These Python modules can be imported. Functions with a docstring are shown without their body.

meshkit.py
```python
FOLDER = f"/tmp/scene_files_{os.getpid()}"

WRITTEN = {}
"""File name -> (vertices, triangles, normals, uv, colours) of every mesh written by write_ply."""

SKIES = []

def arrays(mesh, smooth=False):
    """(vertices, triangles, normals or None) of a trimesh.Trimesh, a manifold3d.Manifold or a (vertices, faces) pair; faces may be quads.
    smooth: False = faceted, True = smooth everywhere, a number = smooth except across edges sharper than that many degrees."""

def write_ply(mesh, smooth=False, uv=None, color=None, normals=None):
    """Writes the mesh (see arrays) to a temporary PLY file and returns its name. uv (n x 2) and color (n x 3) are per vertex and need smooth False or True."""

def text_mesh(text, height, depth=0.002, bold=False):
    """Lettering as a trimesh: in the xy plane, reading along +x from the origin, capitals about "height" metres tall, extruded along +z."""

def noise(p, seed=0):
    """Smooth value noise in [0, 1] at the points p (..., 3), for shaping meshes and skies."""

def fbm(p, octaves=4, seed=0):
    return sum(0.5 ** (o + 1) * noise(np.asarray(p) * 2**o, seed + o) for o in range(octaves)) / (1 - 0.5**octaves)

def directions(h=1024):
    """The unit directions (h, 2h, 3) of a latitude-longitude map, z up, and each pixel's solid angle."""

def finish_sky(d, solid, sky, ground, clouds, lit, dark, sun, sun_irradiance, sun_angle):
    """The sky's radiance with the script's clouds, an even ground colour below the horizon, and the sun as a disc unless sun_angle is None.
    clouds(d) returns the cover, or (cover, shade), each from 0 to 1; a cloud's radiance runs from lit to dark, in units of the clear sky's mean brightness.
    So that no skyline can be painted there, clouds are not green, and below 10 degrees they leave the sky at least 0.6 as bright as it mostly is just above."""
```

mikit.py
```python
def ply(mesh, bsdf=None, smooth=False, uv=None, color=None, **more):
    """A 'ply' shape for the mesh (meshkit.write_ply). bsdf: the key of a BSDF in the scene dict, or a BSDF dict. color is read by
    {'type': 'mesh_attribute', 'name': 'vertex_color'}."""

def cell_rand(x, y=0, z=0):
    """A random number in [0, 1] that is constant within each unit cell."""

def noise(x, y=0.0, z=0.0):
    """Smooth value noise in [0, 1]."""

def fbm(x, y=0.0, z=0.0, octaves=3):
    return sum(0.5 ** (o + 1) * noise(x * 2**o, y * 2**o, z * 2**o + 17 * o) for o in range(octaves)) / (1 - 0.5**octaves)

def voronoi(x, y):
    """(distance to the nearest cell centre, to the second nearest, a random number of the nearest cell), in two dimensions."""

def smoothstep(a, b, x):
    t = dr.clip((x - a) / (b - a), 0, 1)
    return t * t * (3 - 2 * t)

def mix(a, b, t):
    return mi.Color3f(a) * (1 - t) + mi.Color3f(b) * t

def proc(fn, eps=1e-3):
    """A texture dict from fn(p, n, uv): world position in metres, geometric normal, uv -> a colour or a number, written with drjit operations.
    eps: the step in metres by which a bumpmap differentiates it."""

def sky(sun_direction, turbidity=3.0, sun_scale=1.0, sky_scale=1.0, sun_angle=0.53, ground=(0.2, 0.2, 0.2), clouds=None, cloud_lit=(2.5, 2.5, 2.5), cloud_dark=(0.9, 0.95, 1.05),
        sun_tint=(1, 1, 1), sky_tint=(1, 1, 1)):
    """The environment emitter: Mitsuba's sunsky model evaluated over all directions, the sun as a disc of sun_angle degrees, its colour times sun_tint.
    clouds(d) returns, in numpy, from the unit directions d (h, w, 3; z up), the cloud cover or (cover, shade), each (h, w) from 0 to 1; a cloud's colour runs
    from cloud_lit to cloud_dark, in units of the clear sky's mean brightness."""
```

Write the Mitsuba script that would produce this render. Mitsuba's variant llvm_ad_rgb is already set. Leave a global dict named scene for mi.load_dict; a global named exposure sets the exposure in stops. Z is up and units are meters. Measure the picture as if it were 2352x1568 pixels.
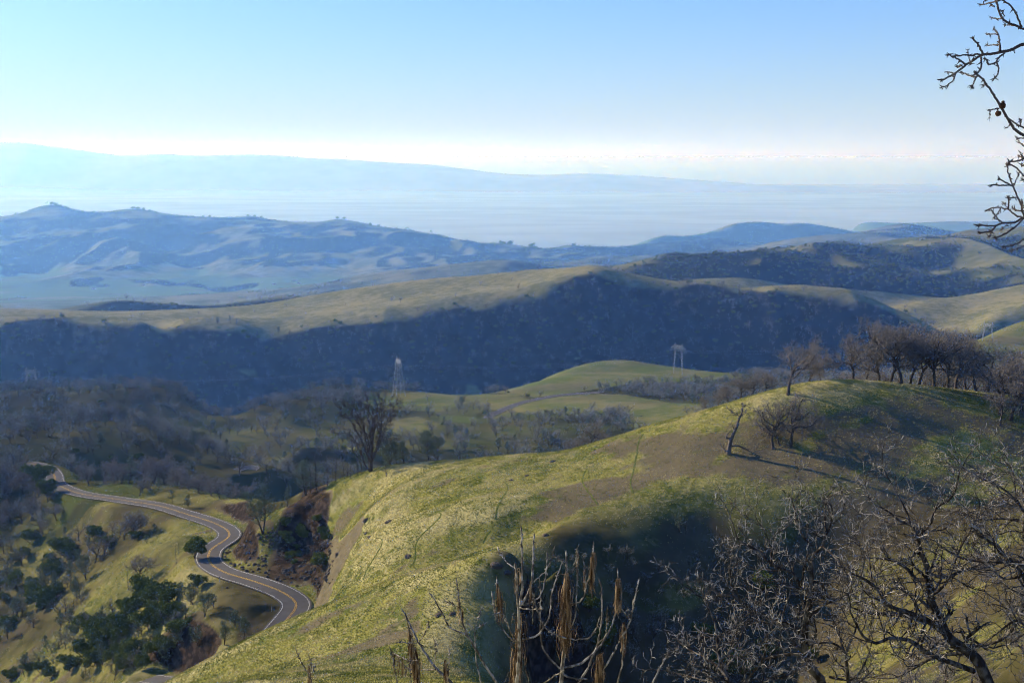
import math, random
import numpy as np, trimesh
import drjit as dr
import mitsuba as mi
import mikit, meshkit
from scipy.interpolate import RBFInterpolator, RectBivariateSpline

T = mi.ScalarTransform4f
scene, labels = {}, {}
RAD = math.radians
# ------------------------------------------------------------------ camera, sky, air, exposure
HFOV, PITCH, HORIZON = 46.0, 8.9, 350.0
CAM = np.array([0.0, 0.0, 0.0])
SUN_AZ, SUN_EL = 56.0, 20.5               # degrees left of the view direction, above the horizon
SUN = np.array([-math.sin(RAD(SUN_AZ)) * math.cos(RAD(SUN_EL)), math.cos(RAD(SUN_AZ)) * math.cos(RAD(SUN_EL)), math.sin(RAD(SUN_EL))])
exposure = 3.0
scene['haze_air'] = {'type': 'homogeneous', 'albedo': {'type': 'rgb', 'value': [1.0, 0.915, 0.975]},
                     'sigma_t': {'type': 'rgb', 'value': [0.95e-5, 2.65e-5, 7.2e-5]},
                     'phase': {'type': 'hg', 'g': 0.3}}
scene['camera'] = {'type': 'perspective', 'fov': HFOV, 'fov_axis': 'x', 'near_clip': 0.3, 'far_clip': 600000.0,
                   'to_world': T().look_at(origin=[0, 0, 0], target=[0, math.cos(RAD(PITCH)), -math.sin(RAD(PITCH))], up=[0, 0, 1]),
                   'medium': {'type': 'ref', 'id': 'haze_air'}}


def veil(d):
    el = np.degrees(np.arcsin(np.clip(d[..., 2], -1, 1)))
    return 0.95 * np.exp(-(np.maximum(el, 0) / 3.6) ** 1.15)


scene['sky'] = mikit.sky(SUN.tolist(), turbidity=2.6, sun_tint=(0.89, 1.01, 1.2), sky_tint=(0.33, 0.525, 0.92), clouds=veil, cloud_lit=(2.15, 2.36, 2.36), ground=(0.15, 0.16, 0.14))
scene['haze'] = {'type': 'cube', 'to_world': T().translate([0, 206000, -555]).scale([250000, 211000, 955]),
                 'bsdf': {'type': 'null'}, 'interior': {'type': 'ref', 'id': 'haze_air'}}
labels['haze'] = {'label': 'blue haze filling the air over the valley', 'category': 'haze', 'kind': 'stuff'}

# ------------------------------------------------------------------ the lie of the land: surveyed points, photograph read as bearings
F = 1176.0 / math.tan(RAD(HFOV / 2))
CP, SP = math.cos(RAD(PITCH)), math.sin(RAD(PITCH))


def bearing(u, v):
    """x/y and z/y of the direction that shows at (u, v) of the 2352 x 1568 picture."""
    a, b = (np.asarray(u, float) - 1176) / F, (784 - np.asarray(v, float)) / F
    d = CP + b * SP
    return a / d, (-SP + b * CP) / d


def project(p):
    p = np.asarray(p, float)
    dep = p[..., 1] * CP - p[..., 2] * SP
    return 1176 + F * p[..., 0] / dep, 784 - F * (p[..., 1] * SP + p[..., 2] * CP) / dep


KS, KT, KQ = [], [], []


def survey(pts, step=55, back=(), ext=True):
    """A line over the land through (u, v, distance); back: (extra distance as a ratio, drop in metres) of points behind it that it hides."""
    p = np.array(pts, float)
    if len(p) > 1:
        n = max(2, int(np.abs(np.diff(p[:, 0])).sum() / step) + 1)
        t = np.linspace(p[0, 0], p[-1, 0], n)
        t = np.unique(np.concatenate([t, p[:, 0]])) if len(p) < 4 else t
        p = np.stack([t, np.interp(t, p[:, 0], p[:, 1]), np.interp(t, p[:, 0], p[:, 2])], 1)
    s, q = bearing(p[:, 0], p[:, 1])
    KS.extend(s); KT.extend(np.log(p[:, 2])); KQ.extend(q)
    for ratio, drop in back:
        y = p[:, 2] * (1 + ratio)
        KS.extend(s); KT.extend(np.log(y)); KQ.extend((q * p[:, 2] - drop) / y)


def level(us, Y, z):
    """Hidden ground: height z at distance Y under the bearings us."""
    for u in np.arange(us[0], us[1] + 1, us[2] if len(us) > 2 else 200):
        s, _ = bearing(u, 800)
        KS.append(float(s)); KT.append(math.log(Y)); KQ.append(z / Y)


# under the camera: a steep hillside below the frame
for Y, z in ((3, -1.75), (5, -3.0), (8, -5.0), (12, -7.8), (20, -13), (35, -22), (55, -32)):
    level((-500, 2900, 300), Y, z)
level((-500, 300, 200), 90, -56); level((-500, 100, 200), 150, -95); level((-500, -100, 200), 250, -140)
level((2000, 2900, 200), 80, -40.5)
# near side of the hill: the long bright spur, the dark hollow, the lit bank at the right
survey([(380, 1568, 205), (420, 1545, 206), (520, 1492, 209), (610, 1447, 213), (715, 1402, 218), (900, 1338, 224), (1100, 1268, 229), (1200, 1238, 232)], 45,
       back=[(0.03, 3.5)])
survey([(1280, 1213, 236), (1430, 1195, 241)], 75)
survey([(380, 1600, 150), (700, 1560, 148), (1000, 1568, 128), (1200, 1600, 112)], 100)
survey([(560, 1540, 190), (760, 1480, 188), (900, 1440, 186), (1050, 1390, 186), (1180, 1345, 190), (1290, 1320, 200)], 80)
survey([(1190, 1440, 186), (1300, 1480, 200), (1400, 1490, 210), (1550, 1490, 216), (1700, 1480, 220), (1880, 1468, 215)], 80)
survey([(1230, 1580, 188), (1400, 1580, 204), (1560, 1580, 208), (1750, 1578, 210), (1880, 1576, 196)], 80)
survey([(1250, 1370, 204), (1350, 1390, 214), (1500, 1390, 223), (1700, 1380, 228), (1870, 1370, 227)], 80)
survey([(1990, 1575, 160), (2090, 1570, 122), (2200, 1568, 92), (2352, 1550, 82), (2700, 1530, 80)], 80)
survey([(1990, 1465, 206), (2090, 1460, 190), (2200, 1450, 164), (2300, 1440, 134), (2352, 1430, 122), (2700, 1400, 104)], 80)
survey([(1980, 1345, 224), (2090, 1335, 216), (2200, 1320, 206), (2352, 1300, 186), (2700, 1280, 165)], 80)
survey([(2000, 1220, 237), (2150, 1205, 235), (2352, 1190, 230), (2700, 1180, 222)], 80)
survey([(1400, 1270, 230), (1600, 1250, 238), (1800, 1230, 238)], 100)
# far side of the same hill
survey([(700, 1139, 350), (760, 1112, 342), (850, 1087, 328), (950, 1071, 316), (1080, 1058, 307), (1190, 1046, 302), (1290, 1042, 298), (1400, 1010, 296), (1500, 978, 294),
        (1600, 950, 292), (1700, 922, 290), (1800, 895, 290), (1870, 880, 292), (1950, 874, 296), (2050, 880, 300), (2150, 890, 303), (2230, 898, 305), (2352, 912, 307), (2800, 980, 310)], 35,
       back=[(0.06, 5.0), (0.15, 20.0)])
survey([(840, 1180, 290), (950, 1160, 278), (1100, 1130, 270), (1300, 1110, 268), (1500, 1080, 266), (1700, 1040, 266), (1900, 1010, 268), (2100, 1005, 270), (2352, 1010, 272), (2700, 1040, 275)], 90)
survey([(830, 1260, 268), (950, 1225, 254), (1150, 1180, 250), (1400, 1140, 252), (1600, 1120, 252), (1800, 1110, 252), (2000, 1100, 252), (2200, 1100, 254), (2600, 1110, 256)], 100)
survey([(805, 1330, 256), (870, 1300, 248)], 50)
# the road bench, the rock cut above it and the spur that it rounds
ROAD = [(560, 1640, 250), (590, 1540, 262), (617, 1470, 272), (650, 1422, 280), (676, 1386, 286), (682, 1369, 289), (668, 1353, 293), (643, 1342, 297), (612, 1333, 301), (577, 1325, 306), (528, 1315, 314), (500, 1305, 322),
        (482, 1294, 332), (479, 1277, 343), (489, 1258, 352), (510, 1243, 360), (526, 1230, 368), (524, 1218, 376), (508, 1207, 384), (480, 1196, 394), (446, 1186, 404), (413, 1175, 414), (382, 1165, 424),
        (345, 1156, 434), (306, 1151, 443), (256, 1144, 456), (205, 1137, 470), (170, 1130, 483), (146, 1121, 496), (129, 1108, 510), (126, 1096, 523), (121, 1085, 536), (109, 1074, 548), (90, 1069, 556), (60, 1066, 563)]
for p in ROAD[1:]:
    survey([p])
survey([(520, 1250, 345), (560, 1205, 350), (600, 1186, 350), (640, 1172, 350), (680, 1163, 350)], 30, back=[(0.03, 4)])
survey([(535, 1270, 333), (570, 1240, 333), (610, 1225, 333), (650, 1212, 334), (690, 1195, 336), (730, 1190, 330)], 30)
survey([(560, 1303, 316), (610, 1310, 310), (660, 1322, 304), (700, 1330, 300)], 40)
survey([(672, 1270, 326), (690, 1260, 331), (722, 1265, 324)], 20)
survey([(724, 1368, 281), (742, 1335, 280)], 20)
survey([(190, 1117, 492), (250, 1112, 484), (300, 1112, 476), (360, 1117, 464), (410, 1124, 452), (460, 1136, 438), (500, 1146, 424), (560, 1150, 398), (600, 1162, 368)], 35, back=[(0.06, 7), (0.2, 38)])
survey([(200, 1129, 478), (300, 1140, 455), (400, 1160, 430), (450, 1176, 412), (500, 1190, 396), (535, 1205, 378)], 50)
# slopes below the road, falling to the lower left
survey([(-300, 1100, 560), (-100, 1110, 545), (0, 1112, 545), (70, 1100, 552)], 80)
survey([(-300, 1200, 505), (0, 1190, 508), (90, 1170, 505), (160, 1165, 475)], 80)
survey([(-300, 1320, 452), (0, 1310, 450), (120, 1280, 440), (250, 1220, 422), (350, 1200, 410)], 80)
survey([(-300, 1450, 408), (0, 1430, 405), (150, 1380, 386), (280, 1310, 368), (380, 1260, 362), (440, 1230, 368)], 80)
survey([(-300, 1600, 372), (0, 1568, 358), (150, 1500, 344), (300, 1430, 323), (400, 1360, 325), (450, 1320, 326)], 80)
survey([(150, 1600, 315), (300, 1568, 290), (400, 1510, 279), (480, 1440, 281), (540, 1370, 292)], 60)
survey([(420, 1600, 268), (480, 1560, 264), (560, 1500, 264)], 50)
# behind the road: a hollow, the tree-topped knoll, the next deep hollow
level((220, 640, 100), 575, -184); level((-500, 300, 150), 615, -182)
survey([(-400, 1010, 730), (0, 1000, 722), (80, 985, 718), (150, 976, 712), (230, 972, 706), (310, 978, 700), (380, 1000, 690), (440, 1022, 680), (500, 1044, 668), (560, 1062, 655), (600, 1066, 645), (640, 1085, 620)], 45,
       back=[(0.08, 14), (0.25, 62)])
survey([(-400, 1060, 660), (0, 1050, 655), (150, 1040, 650), (300, 1046, 640), (420, 1062, 628), (540, 1085, 612)], 80)
level((700, 2900, 200), 380, -120); level((650, 2900, 200), 520, -175); level((1000, 2900, 200), 700, -215); level((-500, 600, 150), 860, -236)
# middle distance: two wooded hills, meadows, a valley hidden behind them
survey([(-400, 900, 1160), (0, 897, 1150), (120, 893, 1140), (230, 897, 1130), (330, 900, 1120), (410, 903, 1105), (450, 925, 1085), (490, 944, 1065), (520, 965, 1000)], 60, back=[(0.12, 40), (0.3, 130)])
survey([(-400, 960, 1000), (0, 955, 1000), (200, 955, 995), (350, 965, 985), (460, 985, 960)], 80)
survey([(540, 985, 980), (560, 965, 1020), (600, 945, 1090), (650, 930, 1150), (720, 922, 1190), (800, 920, 1220), (860, 915, 1240), (915, 908, 1255), (980, 906, 1262), (1050, 912, 1258), (1120, 905, 1290), (1180, 893, 1350),
        (1240, 876, 1410), (1300, 860, 1450), (1360, 849, 1480), (1420, 843, 1495), (1480, 845, 1490), (1560, 853, 1470), (1650, 858, 1460), (1800, 866, 1450), (1950, 872, 1450), (2100, 860, 1470),
        (2230, 786, 1560), (2300, 769, 1580), (2400, 756, 1600), (2700, 740, 1650)], 45, back=[(0.1, 45), (0.22, 185)])
survey([(540, 1010, 920), (620, 985, 960), (720, 975, 980), (850, 965, 1000), (960, 950, 1050), (1060, 945, 1080), (1160, 940, 1110)], 80)
survey([(660, 1050, 800), (800, 1030, 850), (950, 1030, 860), (1100, 1010, 900), (1300, 990, 920), (1500, 975, 940), (1700, 960, 960), (2000, 960, 960), (2400, 960, 960)], 100)
survey([(1150, 942, 1105), (1190, 925, 1165), (1230, 916, 1200), (1280, 909, 1235), (1320, 905, 1255), (1380, 905, 1250), (1450, 900, 1260), (1600, 890, 1300), (1800, 890, 1320), (2100, 890, 1320), (2500, 860, 1350)], 80)
survey([(1240, 945, 1075), (1350, 928, 1130), (1450, 925, 1120), (1540, 932, 1080), (1610, 942, 1040), (1800, 940, 1050), (2200, 930, 1080)], 80)
survey([(1180, 965, 1020), (1300, 960, 1030), (1400, 962, 1010), (1500, 960, 1000), (1600, 955, 1000)], 80)
for Y, z in ((1780, -462), (1950, -470), (2120, -468)):
    level((-700, 1950, 200), Y, z)
for Y, z in ((1850, -430), (2050, -440)):
    level((2000, 2900, 200), Y, z)
# the long dark ridge
RIDGE_SHOULDER = [(-500, 752, 2340), (0, 748, 2340), (90, 742, 2345), (170, 758, 2320), (250, 748, 2330), (330, 734, 2345), (365, 760, 2370), (420, 752, 2350), (500, 750, 2345), (570, 758, 2340), (610, 778, 2350),
                  (660, 776, 2345), (740, 757, 2350), (820, 748, 2355), (900, 738, 2365), (1000, 715, 2385), (1100, 694, 2410), (1200, 676, 2430), (1300, 652, 2455), (1370, 626, 2480)]
survey(RIDGE_SHOULDER, 45)
survey([(p[0], p[1] + 85, p[2] - 100) for p in RIDGE_SHOULDER], 90)
survey([(1400, 720, 2385), (1600, 745, 2350), (1800, 750, 2320), (2000, 770, 2280), (2100, 790, 2240)], 90)
survey([(-600, 705, 2700), (0, 709, 2700), (100, 711, 2690), (150, 713, 2680), (250, 716, 2690), (350, 714, 2700), (450, 710, 2740), (530, 706, 2770), (600, 700, 2790), (650, 692, 2800), (720, 678, 2800), (800, 665, 2790), (900, 651, 2770),
        (1000, 640, 2750), (1100, 633, 2730), (1200, 622, 2690), (1290, 616, 2650), (1380, 609, 2600), (1420, 622, 2560), (1460, 632, 2550), (1530, 646, 2520)], 40, back=[(0.05, 22), (0.11, 70)])
survey([(1600, 651, 2500), (1660, 654, 2480), (1720, 660, 2480), (1780, 655, 2480),
        (1850, 654, 2470), (1920, 662, 2450), (1980, 674, 2420), (2040, 690, 2390), (2090, 713, 2350), (2130, 740, 2320), (2170, 768, 2280), (2230, 805, 2230), (2300, 840, 2180)], 40, back=[(0.035, 22), (0.065, 50)])
survey([(0, 728, 2510), (200, 728, 2510), (400, 728, 2530), (560, 728, 2560), (700, 715, 2580), (850, 695, 2580), (1000, 675, 2570), (1200, 645, 2560)], 90)
# behind it, left: knolls, the flat floor of the next valley, the far range
level((-800, 1300, 200), 3850, -575)
survey([(130, 715, 3120), (200, 700, 3140), (280, 688, 3160), (360, 700, 3140), (440, 712, 3120)], 60, back=[(0.07, 60)])
survey([(500, 700, 3250), (600, 684, 3300), (680, 680, 3350), (760, 690, 3350)], 60, back=[(0.05, 40)])
survey([(-600, 712, 4300), (0, 705, 4400), (200, 695, 4600), (400, 680, 4700), (600, 668, 4800), (750, 655, 5000)], 100)
survey([(-600, 690, 5000), (0, 682, 5050), (200, 672, 5200), (400, 660, 5400), (600, 648, 5600), (750, 636, 5700), (900, 640, 5400), (1100, 634, 5200), (1300, 640, 4900)], 100)
survey([(760, 650, 4700), (830, 630, 4800), (920, 622, 4850), (1000, 612, 4800), (1070, 607, 4750), (1140, 598, 4700), (1190, 600, 4650), (1250, 615, 4600)], 50, back=[(0.05, 45), (0.1, 80)])
survey([(-600, 500, 7600), (-100, 506, 7600), (0, 497, 7600), (30, 496, 7600), (70, 481, 7600), (110, 468, 7600), (160, 478, 7600), (210, 490, 7600), (260, 484, 7600), (300, 478, 7600), (345, 484, 7600), (400, 494, 7600), (470, 499, 7550),
        (530, 500, 7500), (575, 496, 7500), (630, 507, 7500), (690, 510, 7400), (740, 512, 7300), (780, 501, 7300), (830, 512, 7200), (880, 520, 7100), (930, 524, 7000), (980, 533, 6950), (1030, 544, 6900), (1090, 556, 6800), (1150, 562, 6700),
        (1200, 570, 6600), (1250, 573, 6600), (1320, 566, 6700), (1400, 568, 6900), (1480, 562, 7000), (1540, 556, 7100), (1640, 552, 7200), (1740, 565, 7000), (1900, 570, 7000), (2300, 560, 7000), (2900, 560, 7000)], 38, back=[(0.04, 35), (0.1, 110), (0.2, 240)])
survey([(-600, 560, 6500), (0, 560, 6500), (200, 548, 6500), (400, 550, 6500), (600, 560, 6400), (800, 570, 6300), (1000, 590, 6200), (1150, 604, 6000), (1300, 605, 5900)], 120)
survey([(-600, 630, 5600), (0, 628, 5600), (200, 620, 5700), (400, 615, 5800), (600, 605, 6000), (800, 612, 5900)], 120)
# behind it, right
survey([(1330, 630, 3200), (1400, 613, 3250), (1460, 601, 3300), (1500, 590, 3330), (1545, 580, 3350), (1590, 590, 3350), (1640, 600, 3350), (1690, 588, 3600), (1744, 574, 3650), (1800, 574, 3650), (1850, 581, 3700), (1935, 578, 3800),
        (2001, 560, 3900), (2081, 548, 4000), (2155, 547, 4000), (2191, 535, 4000), (2235, 526, 4000), (2265, 532, 3950), (2352, 521, 3900), (2500, 500, 3900), (2800, 480, 3900)], 35, back=[(0.06, 40), (0.2, 170)])
survey([(1620, 655, 2900), (1680, 640, 2950), (1740, 618, 3000), (1800, 613, 3050)], 40)
survey([(1800, 655, 2950), (1860, 630, 3050), (1920, 612, 3150), (1970, 595, 3300), (2010, 575, 3500)], 40)
survey([(1850, 665, 2950), (1890, 640, 3020), (1940, 634, 3050), (2000, 642, 3050), (2050, 652, 3000)], 40)
survey([(2100, 615, 3350), (2200, 610, 3350), (2352, 610, 3300), (2700, 600, 3300)], 90)
survey([(2060, 680, 2950), (2200, 650, 3050), (2352, 640, 3050), (2700, 620, 3050)], 90)
survey([(2072, 700, 2720), (2110, 692, 2740), (2154, 686, 2760), (2200, 681, 2780), (2246, 674, 2800), (2300, 663, 2820), (2352, 653, 2840), (2600, 620, 2900)], 40, back=[(0.04, 22)])
survey([(2130, 722, 2620), (2160, 715, 2640), (2246, 696, 2690), (2352, 668, 2740), (2600, 640, 2750)], 50)
survey([(2180, 770, 2420), (2260, 760, 2440), (2352, 740, 2460), (2700, 720, 2480)], 80)
survey([(1500, 585, 5600), (1740, 585, 5600), (1748, 566, 6000), (1820, 555, 6100), (1898, 545, 6200), (1971, 537, 6300), (2030, 528, 6400), (2081, 521, 6400), (2118, 523, 6400), (2173, 535, 6300), (2300, 545, 6200), (2900, 540, 6200)], 50, back=[(0.08, 60)])
survey([(1540, 560, 8600), (1590, 546, 8800), (1642, 534, 9000), (1678, 523, 9000), (1720, 520, 9000), (1759, 519, 9000), (1785, 524, 9000), (1825, 519, 9000), (1862, 519, 9000), (1906, 528, 8900), (1935, 540, 8800)], 28, back=[(0.06, 90), (0.12, 200)])
survey([(1930, 538, 9800), (1964, 528, 10000), (2008, 513, 10000), (2040, 514, 10000), (2063, 516, 10000), (2100, 513, 10000), (2136, 511, 10000), (2184, 508, 10000), (2246, 510, 9900), (2400, 505, 9900), (2900, 500, 9900)], 35, back=[(0.06, 90), (0.12, 200)])
# the broad plain and the mountains beyond it
for Y in (9300, 10500):
    level((-900, 1450, 300), Y, -800)
for Y in (12000, 14500, 17500, 21000, 24300):
    level((-900, 3200, 400), Y, -800)
survey([(-900, 330, 27500), (-300, 335, 27500), (0, 333, 27500), (50, 336, 27500), (110, 346, 27500), (200, 350, 27600), (270, 357, 27800), (350, 360, 28000), (430, 366, 28200), (500, 361, 28400), (560, 358, 28600), (620, 360, 28700), (700, 365, 28800), (800, 370, 29000),
        (880, 376, 29000), (950, 378, 29000), (1020, 384, 29000), (1080, 394, 29000), (1150, 402, 29000), (1210, 409, 29000), (1270, 402, 29200), (1330, 398, 29400), (1400, 404, 29400), (1480, 412, 29400), (1600, 420, 29400), (1720, 430, 29400), (1850, 440, 29400), (2000, 445, 29400), (2300, 450, 29400), (3000, 455, 29400)], 50,
       back=[(0.06, 200), (0.2, 600)])

STRETCH = math.log(1.7)      # beyond the ridge the distances paced off above are drawn out by this much


def sstep(a, b, x):
    t = np.clip((x - a) / (b - a), 0, 1)
    return t * t * (3 - 2 * t)


def far_out(Y):
    """True distance from a surveyed one."""
    return Y * np.exp(STRETCH * sstep(math.log(2900), math.log(6500), np.log(Y)))


_wt = np.linspace(0.5, 11.2, 4000)
_ww = np.log(far_out(np.exp(_wt)))


def scale_at(y):
    """How much the land is drawn out at the true distance y."""
    t = np.log(y)
    return np.exp(t - np.interp(t, _ww, _wt))


KS, KT, KQ = map(np.array, (KS, KT, KQ))
KT = np.log(far_out(np.exp(KT)))
_, keep = np.unique(np.stack([np.round(KS / 0.0015), np.round(KT / 0.003)], 1), axis=0, return_index=True)
KS, KT, KQ = KS[keep], KT[keep], KQ[keep]
GS, GT = np.arange(-0.66, 0.661, 0.0042), np.arange(math.log(2.2), math.log(57000), 0.013)
_m = np.stack(np.meshgrid(GS, GT, indexing='ij'), -1).reshape(-1, 2)
_rbf = RBFInterpolator(np.stack([KS, KT], 1), KQ, kernel='thin_plate_spline', smoothing=4e-6, degree=1)
GQ = np.concatenate([_rbf(c) for c in np.array_split(_m, 12)]).reshape(len(GS), len(GT))
from scipy.ndimage import gaussian_filter
LAND = RectBivariateSpline(GS, GT, GQ)
for _ in range(2):      # bring the surface closer to the surveyed points
    _i, _j = np.rint((KS - GS[0]) / 0.0042).astype(int), np.rint((KT - GT[0]) / 0.013).astype(int)
    _ok = (_i >= 0) & (_i < len(GS)) & (_j >= 0) & (_j < len(GT))
    _n, _d = np.zeros_like(GQ), np.zeros_like(GQ)
    np.add.at(_n, (_i[_ok], _j[_ok]), (KQ - LAND.ev(KS, KT))[_ok]); np.add.at(_d, (_i[_ok], _j[_ok]), 1.0)
    GQ = GQ + gaussian_filter(_n, (1.9, 1.5)) / (gaussian_filter(_d, (1.9, 1.5)) + 0.012)
    LAND = RectBivariateSpline(GS, GT, GQ)


def nz(x, y, w, seed=0, octaves=3):
    p = np.stack([np.asarray(x, float) / w, np.asarray(y, float) / w, np.zeros(np.shape(x)) + 0.37], -1)
    return meshkit.fbm(p, octaves, seed) * 2 - 1


def ridged(x, y, w, seed):
    return 1 - 2 * np.abs(nz(x, y, w, seed, 2))


# ------------------------------------------------------------------ roads
def smooth_line(pts3, step):
    """A curve through the points, resampled evenly."""
    from scipy.interpolate import CubicSpline
    p = np.array(pts3, float)
    d = np.concatenate([[0], np.cumsum(np.linalg.norm(np.diff(p[:, :2], axis=0), axis=1))])
    t = np.arange(0, d[-1], step)
    return np.stack([CubicSpline(d, p[:, k])(t) for k in range(3)], 1)


def pt(u, v, Y):
    s, q = bearing(u, v)
    return np.array([s * Y, Y, q * Y])


def gauss(a, n):
    from scipy.ndimage import gaussian_filter1d
    return gaussian_filter1d(a, n, axis=0, mode='nearest')


ROAD_W = 6.6
ROADS = []
_r = smooth_line([pt(*p) for p in ROAD], 1.5)
_r[:, :2] = gauss(_r[:, :2], 1.2); _r[:, 2] = gauss(_r[:, 2], 12)
ROADS.append(_r)
from scipy.spatial import cKDTree
def land_raw(x, y):
    x, y = np.asarray(x, float), np.maximum(np.asarray(y, float), 2.3)
    z = LAND.ev(np.clip(x / y, -0.66, 0.66), np.log(y)) * y
    k = scale_at(y)
    x, y = x / k, y / k
    # relief finer than the survey: hummocks and terracettes near, spurs and gullies far
    near = sstep(25, 90, y)
    d = near * (0.35 * nz(x, y, 9, 3) + 0.12 * nz(x, y, 2.2, 4)) * (1 - sstep(500, 900, y))
    d = d + 1.3 * nz(x, y, 38, 5) * sstep(330, 480, y) * (1 - sstep(2600, 3600, y))
    mid = sstep(700, 1000, y) * (1 - sstep(1700, 1900, y))
    d = d + mid * 4 * nz(x, y, 130, 6)
    face = sstep(2080, 2200, y) * (1 - sstep(2400, 2520, y))
    d = d + face * (10 * nz(x, y, 210, 7) + 5 * nz(x, y, 70, 8) + 12 * ridged(x, y * 0.4, 190, 17) - 6)
    top = sstep(2400, 2480, y) * (1 - sstep(2560, 2660, y))
    d = d + top * 5 * nz(x, y, 160, 18)
    far = sstep(5050, 5900, y) * (1 - sstep(6500, 7300, y)) * (1 - sstep(-0.03, 0.12, x / y))
    d = d + far * (66 * ridged(x + 0.4 * y, y * 0.8, 800, 9) + 46 * ridged(x + 0.2 * y, y, 380, 10) + 16 * ridged(x, y, 170, 16) - 82)
    gr = sstep(2750, 3150, y) * (1 - sstep(3700, 4000, y)) * sstep(0.12, 0.2, x / y)
    d = d + gr * (30 * ridged(x, y, 380, 11) + 15 * ridged(x, y, 170, 12) - 26)
    ff = sstep(6000, 8000, y) * (1 - sstep(9200, 9700, y)) * sstep(0.1, 0.2, x / y)
    d = d + ff * 25 * ridged(x, y, 900, 13)
    mt = sstep(24400, 25500, y) * (1 - sstep(27000, 29000, y))
    d = d + mt * 120 * ridged(x, y, 3000, 14) + sstep(26500, 27500, y) * 28 * nz(x, y, 900, 15, 4)
    return np.maximum(z + d * k, -1440.0)


_sy = np.exp(np.arange(math.log(2.4), math.log(56000), 0.0016))


def at(u, v, ymin=4.0, ymax=56000.0, f=None):
    """The ground that shows at (u, v) of the picture: the first hit of its line of sight beyond ymin."""
    s, q = bearing(u, v)
    y = _sy[(_sy > ymin) & (_sy < ymax)]
    z = (f or land)(s * y, y)
    k = np.argmax(z >= q * y) if (z >= q * y).any() else int(np.argmin(q - z / y))
    return np.array([s * y[k], y[k], z[k]])


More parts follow.
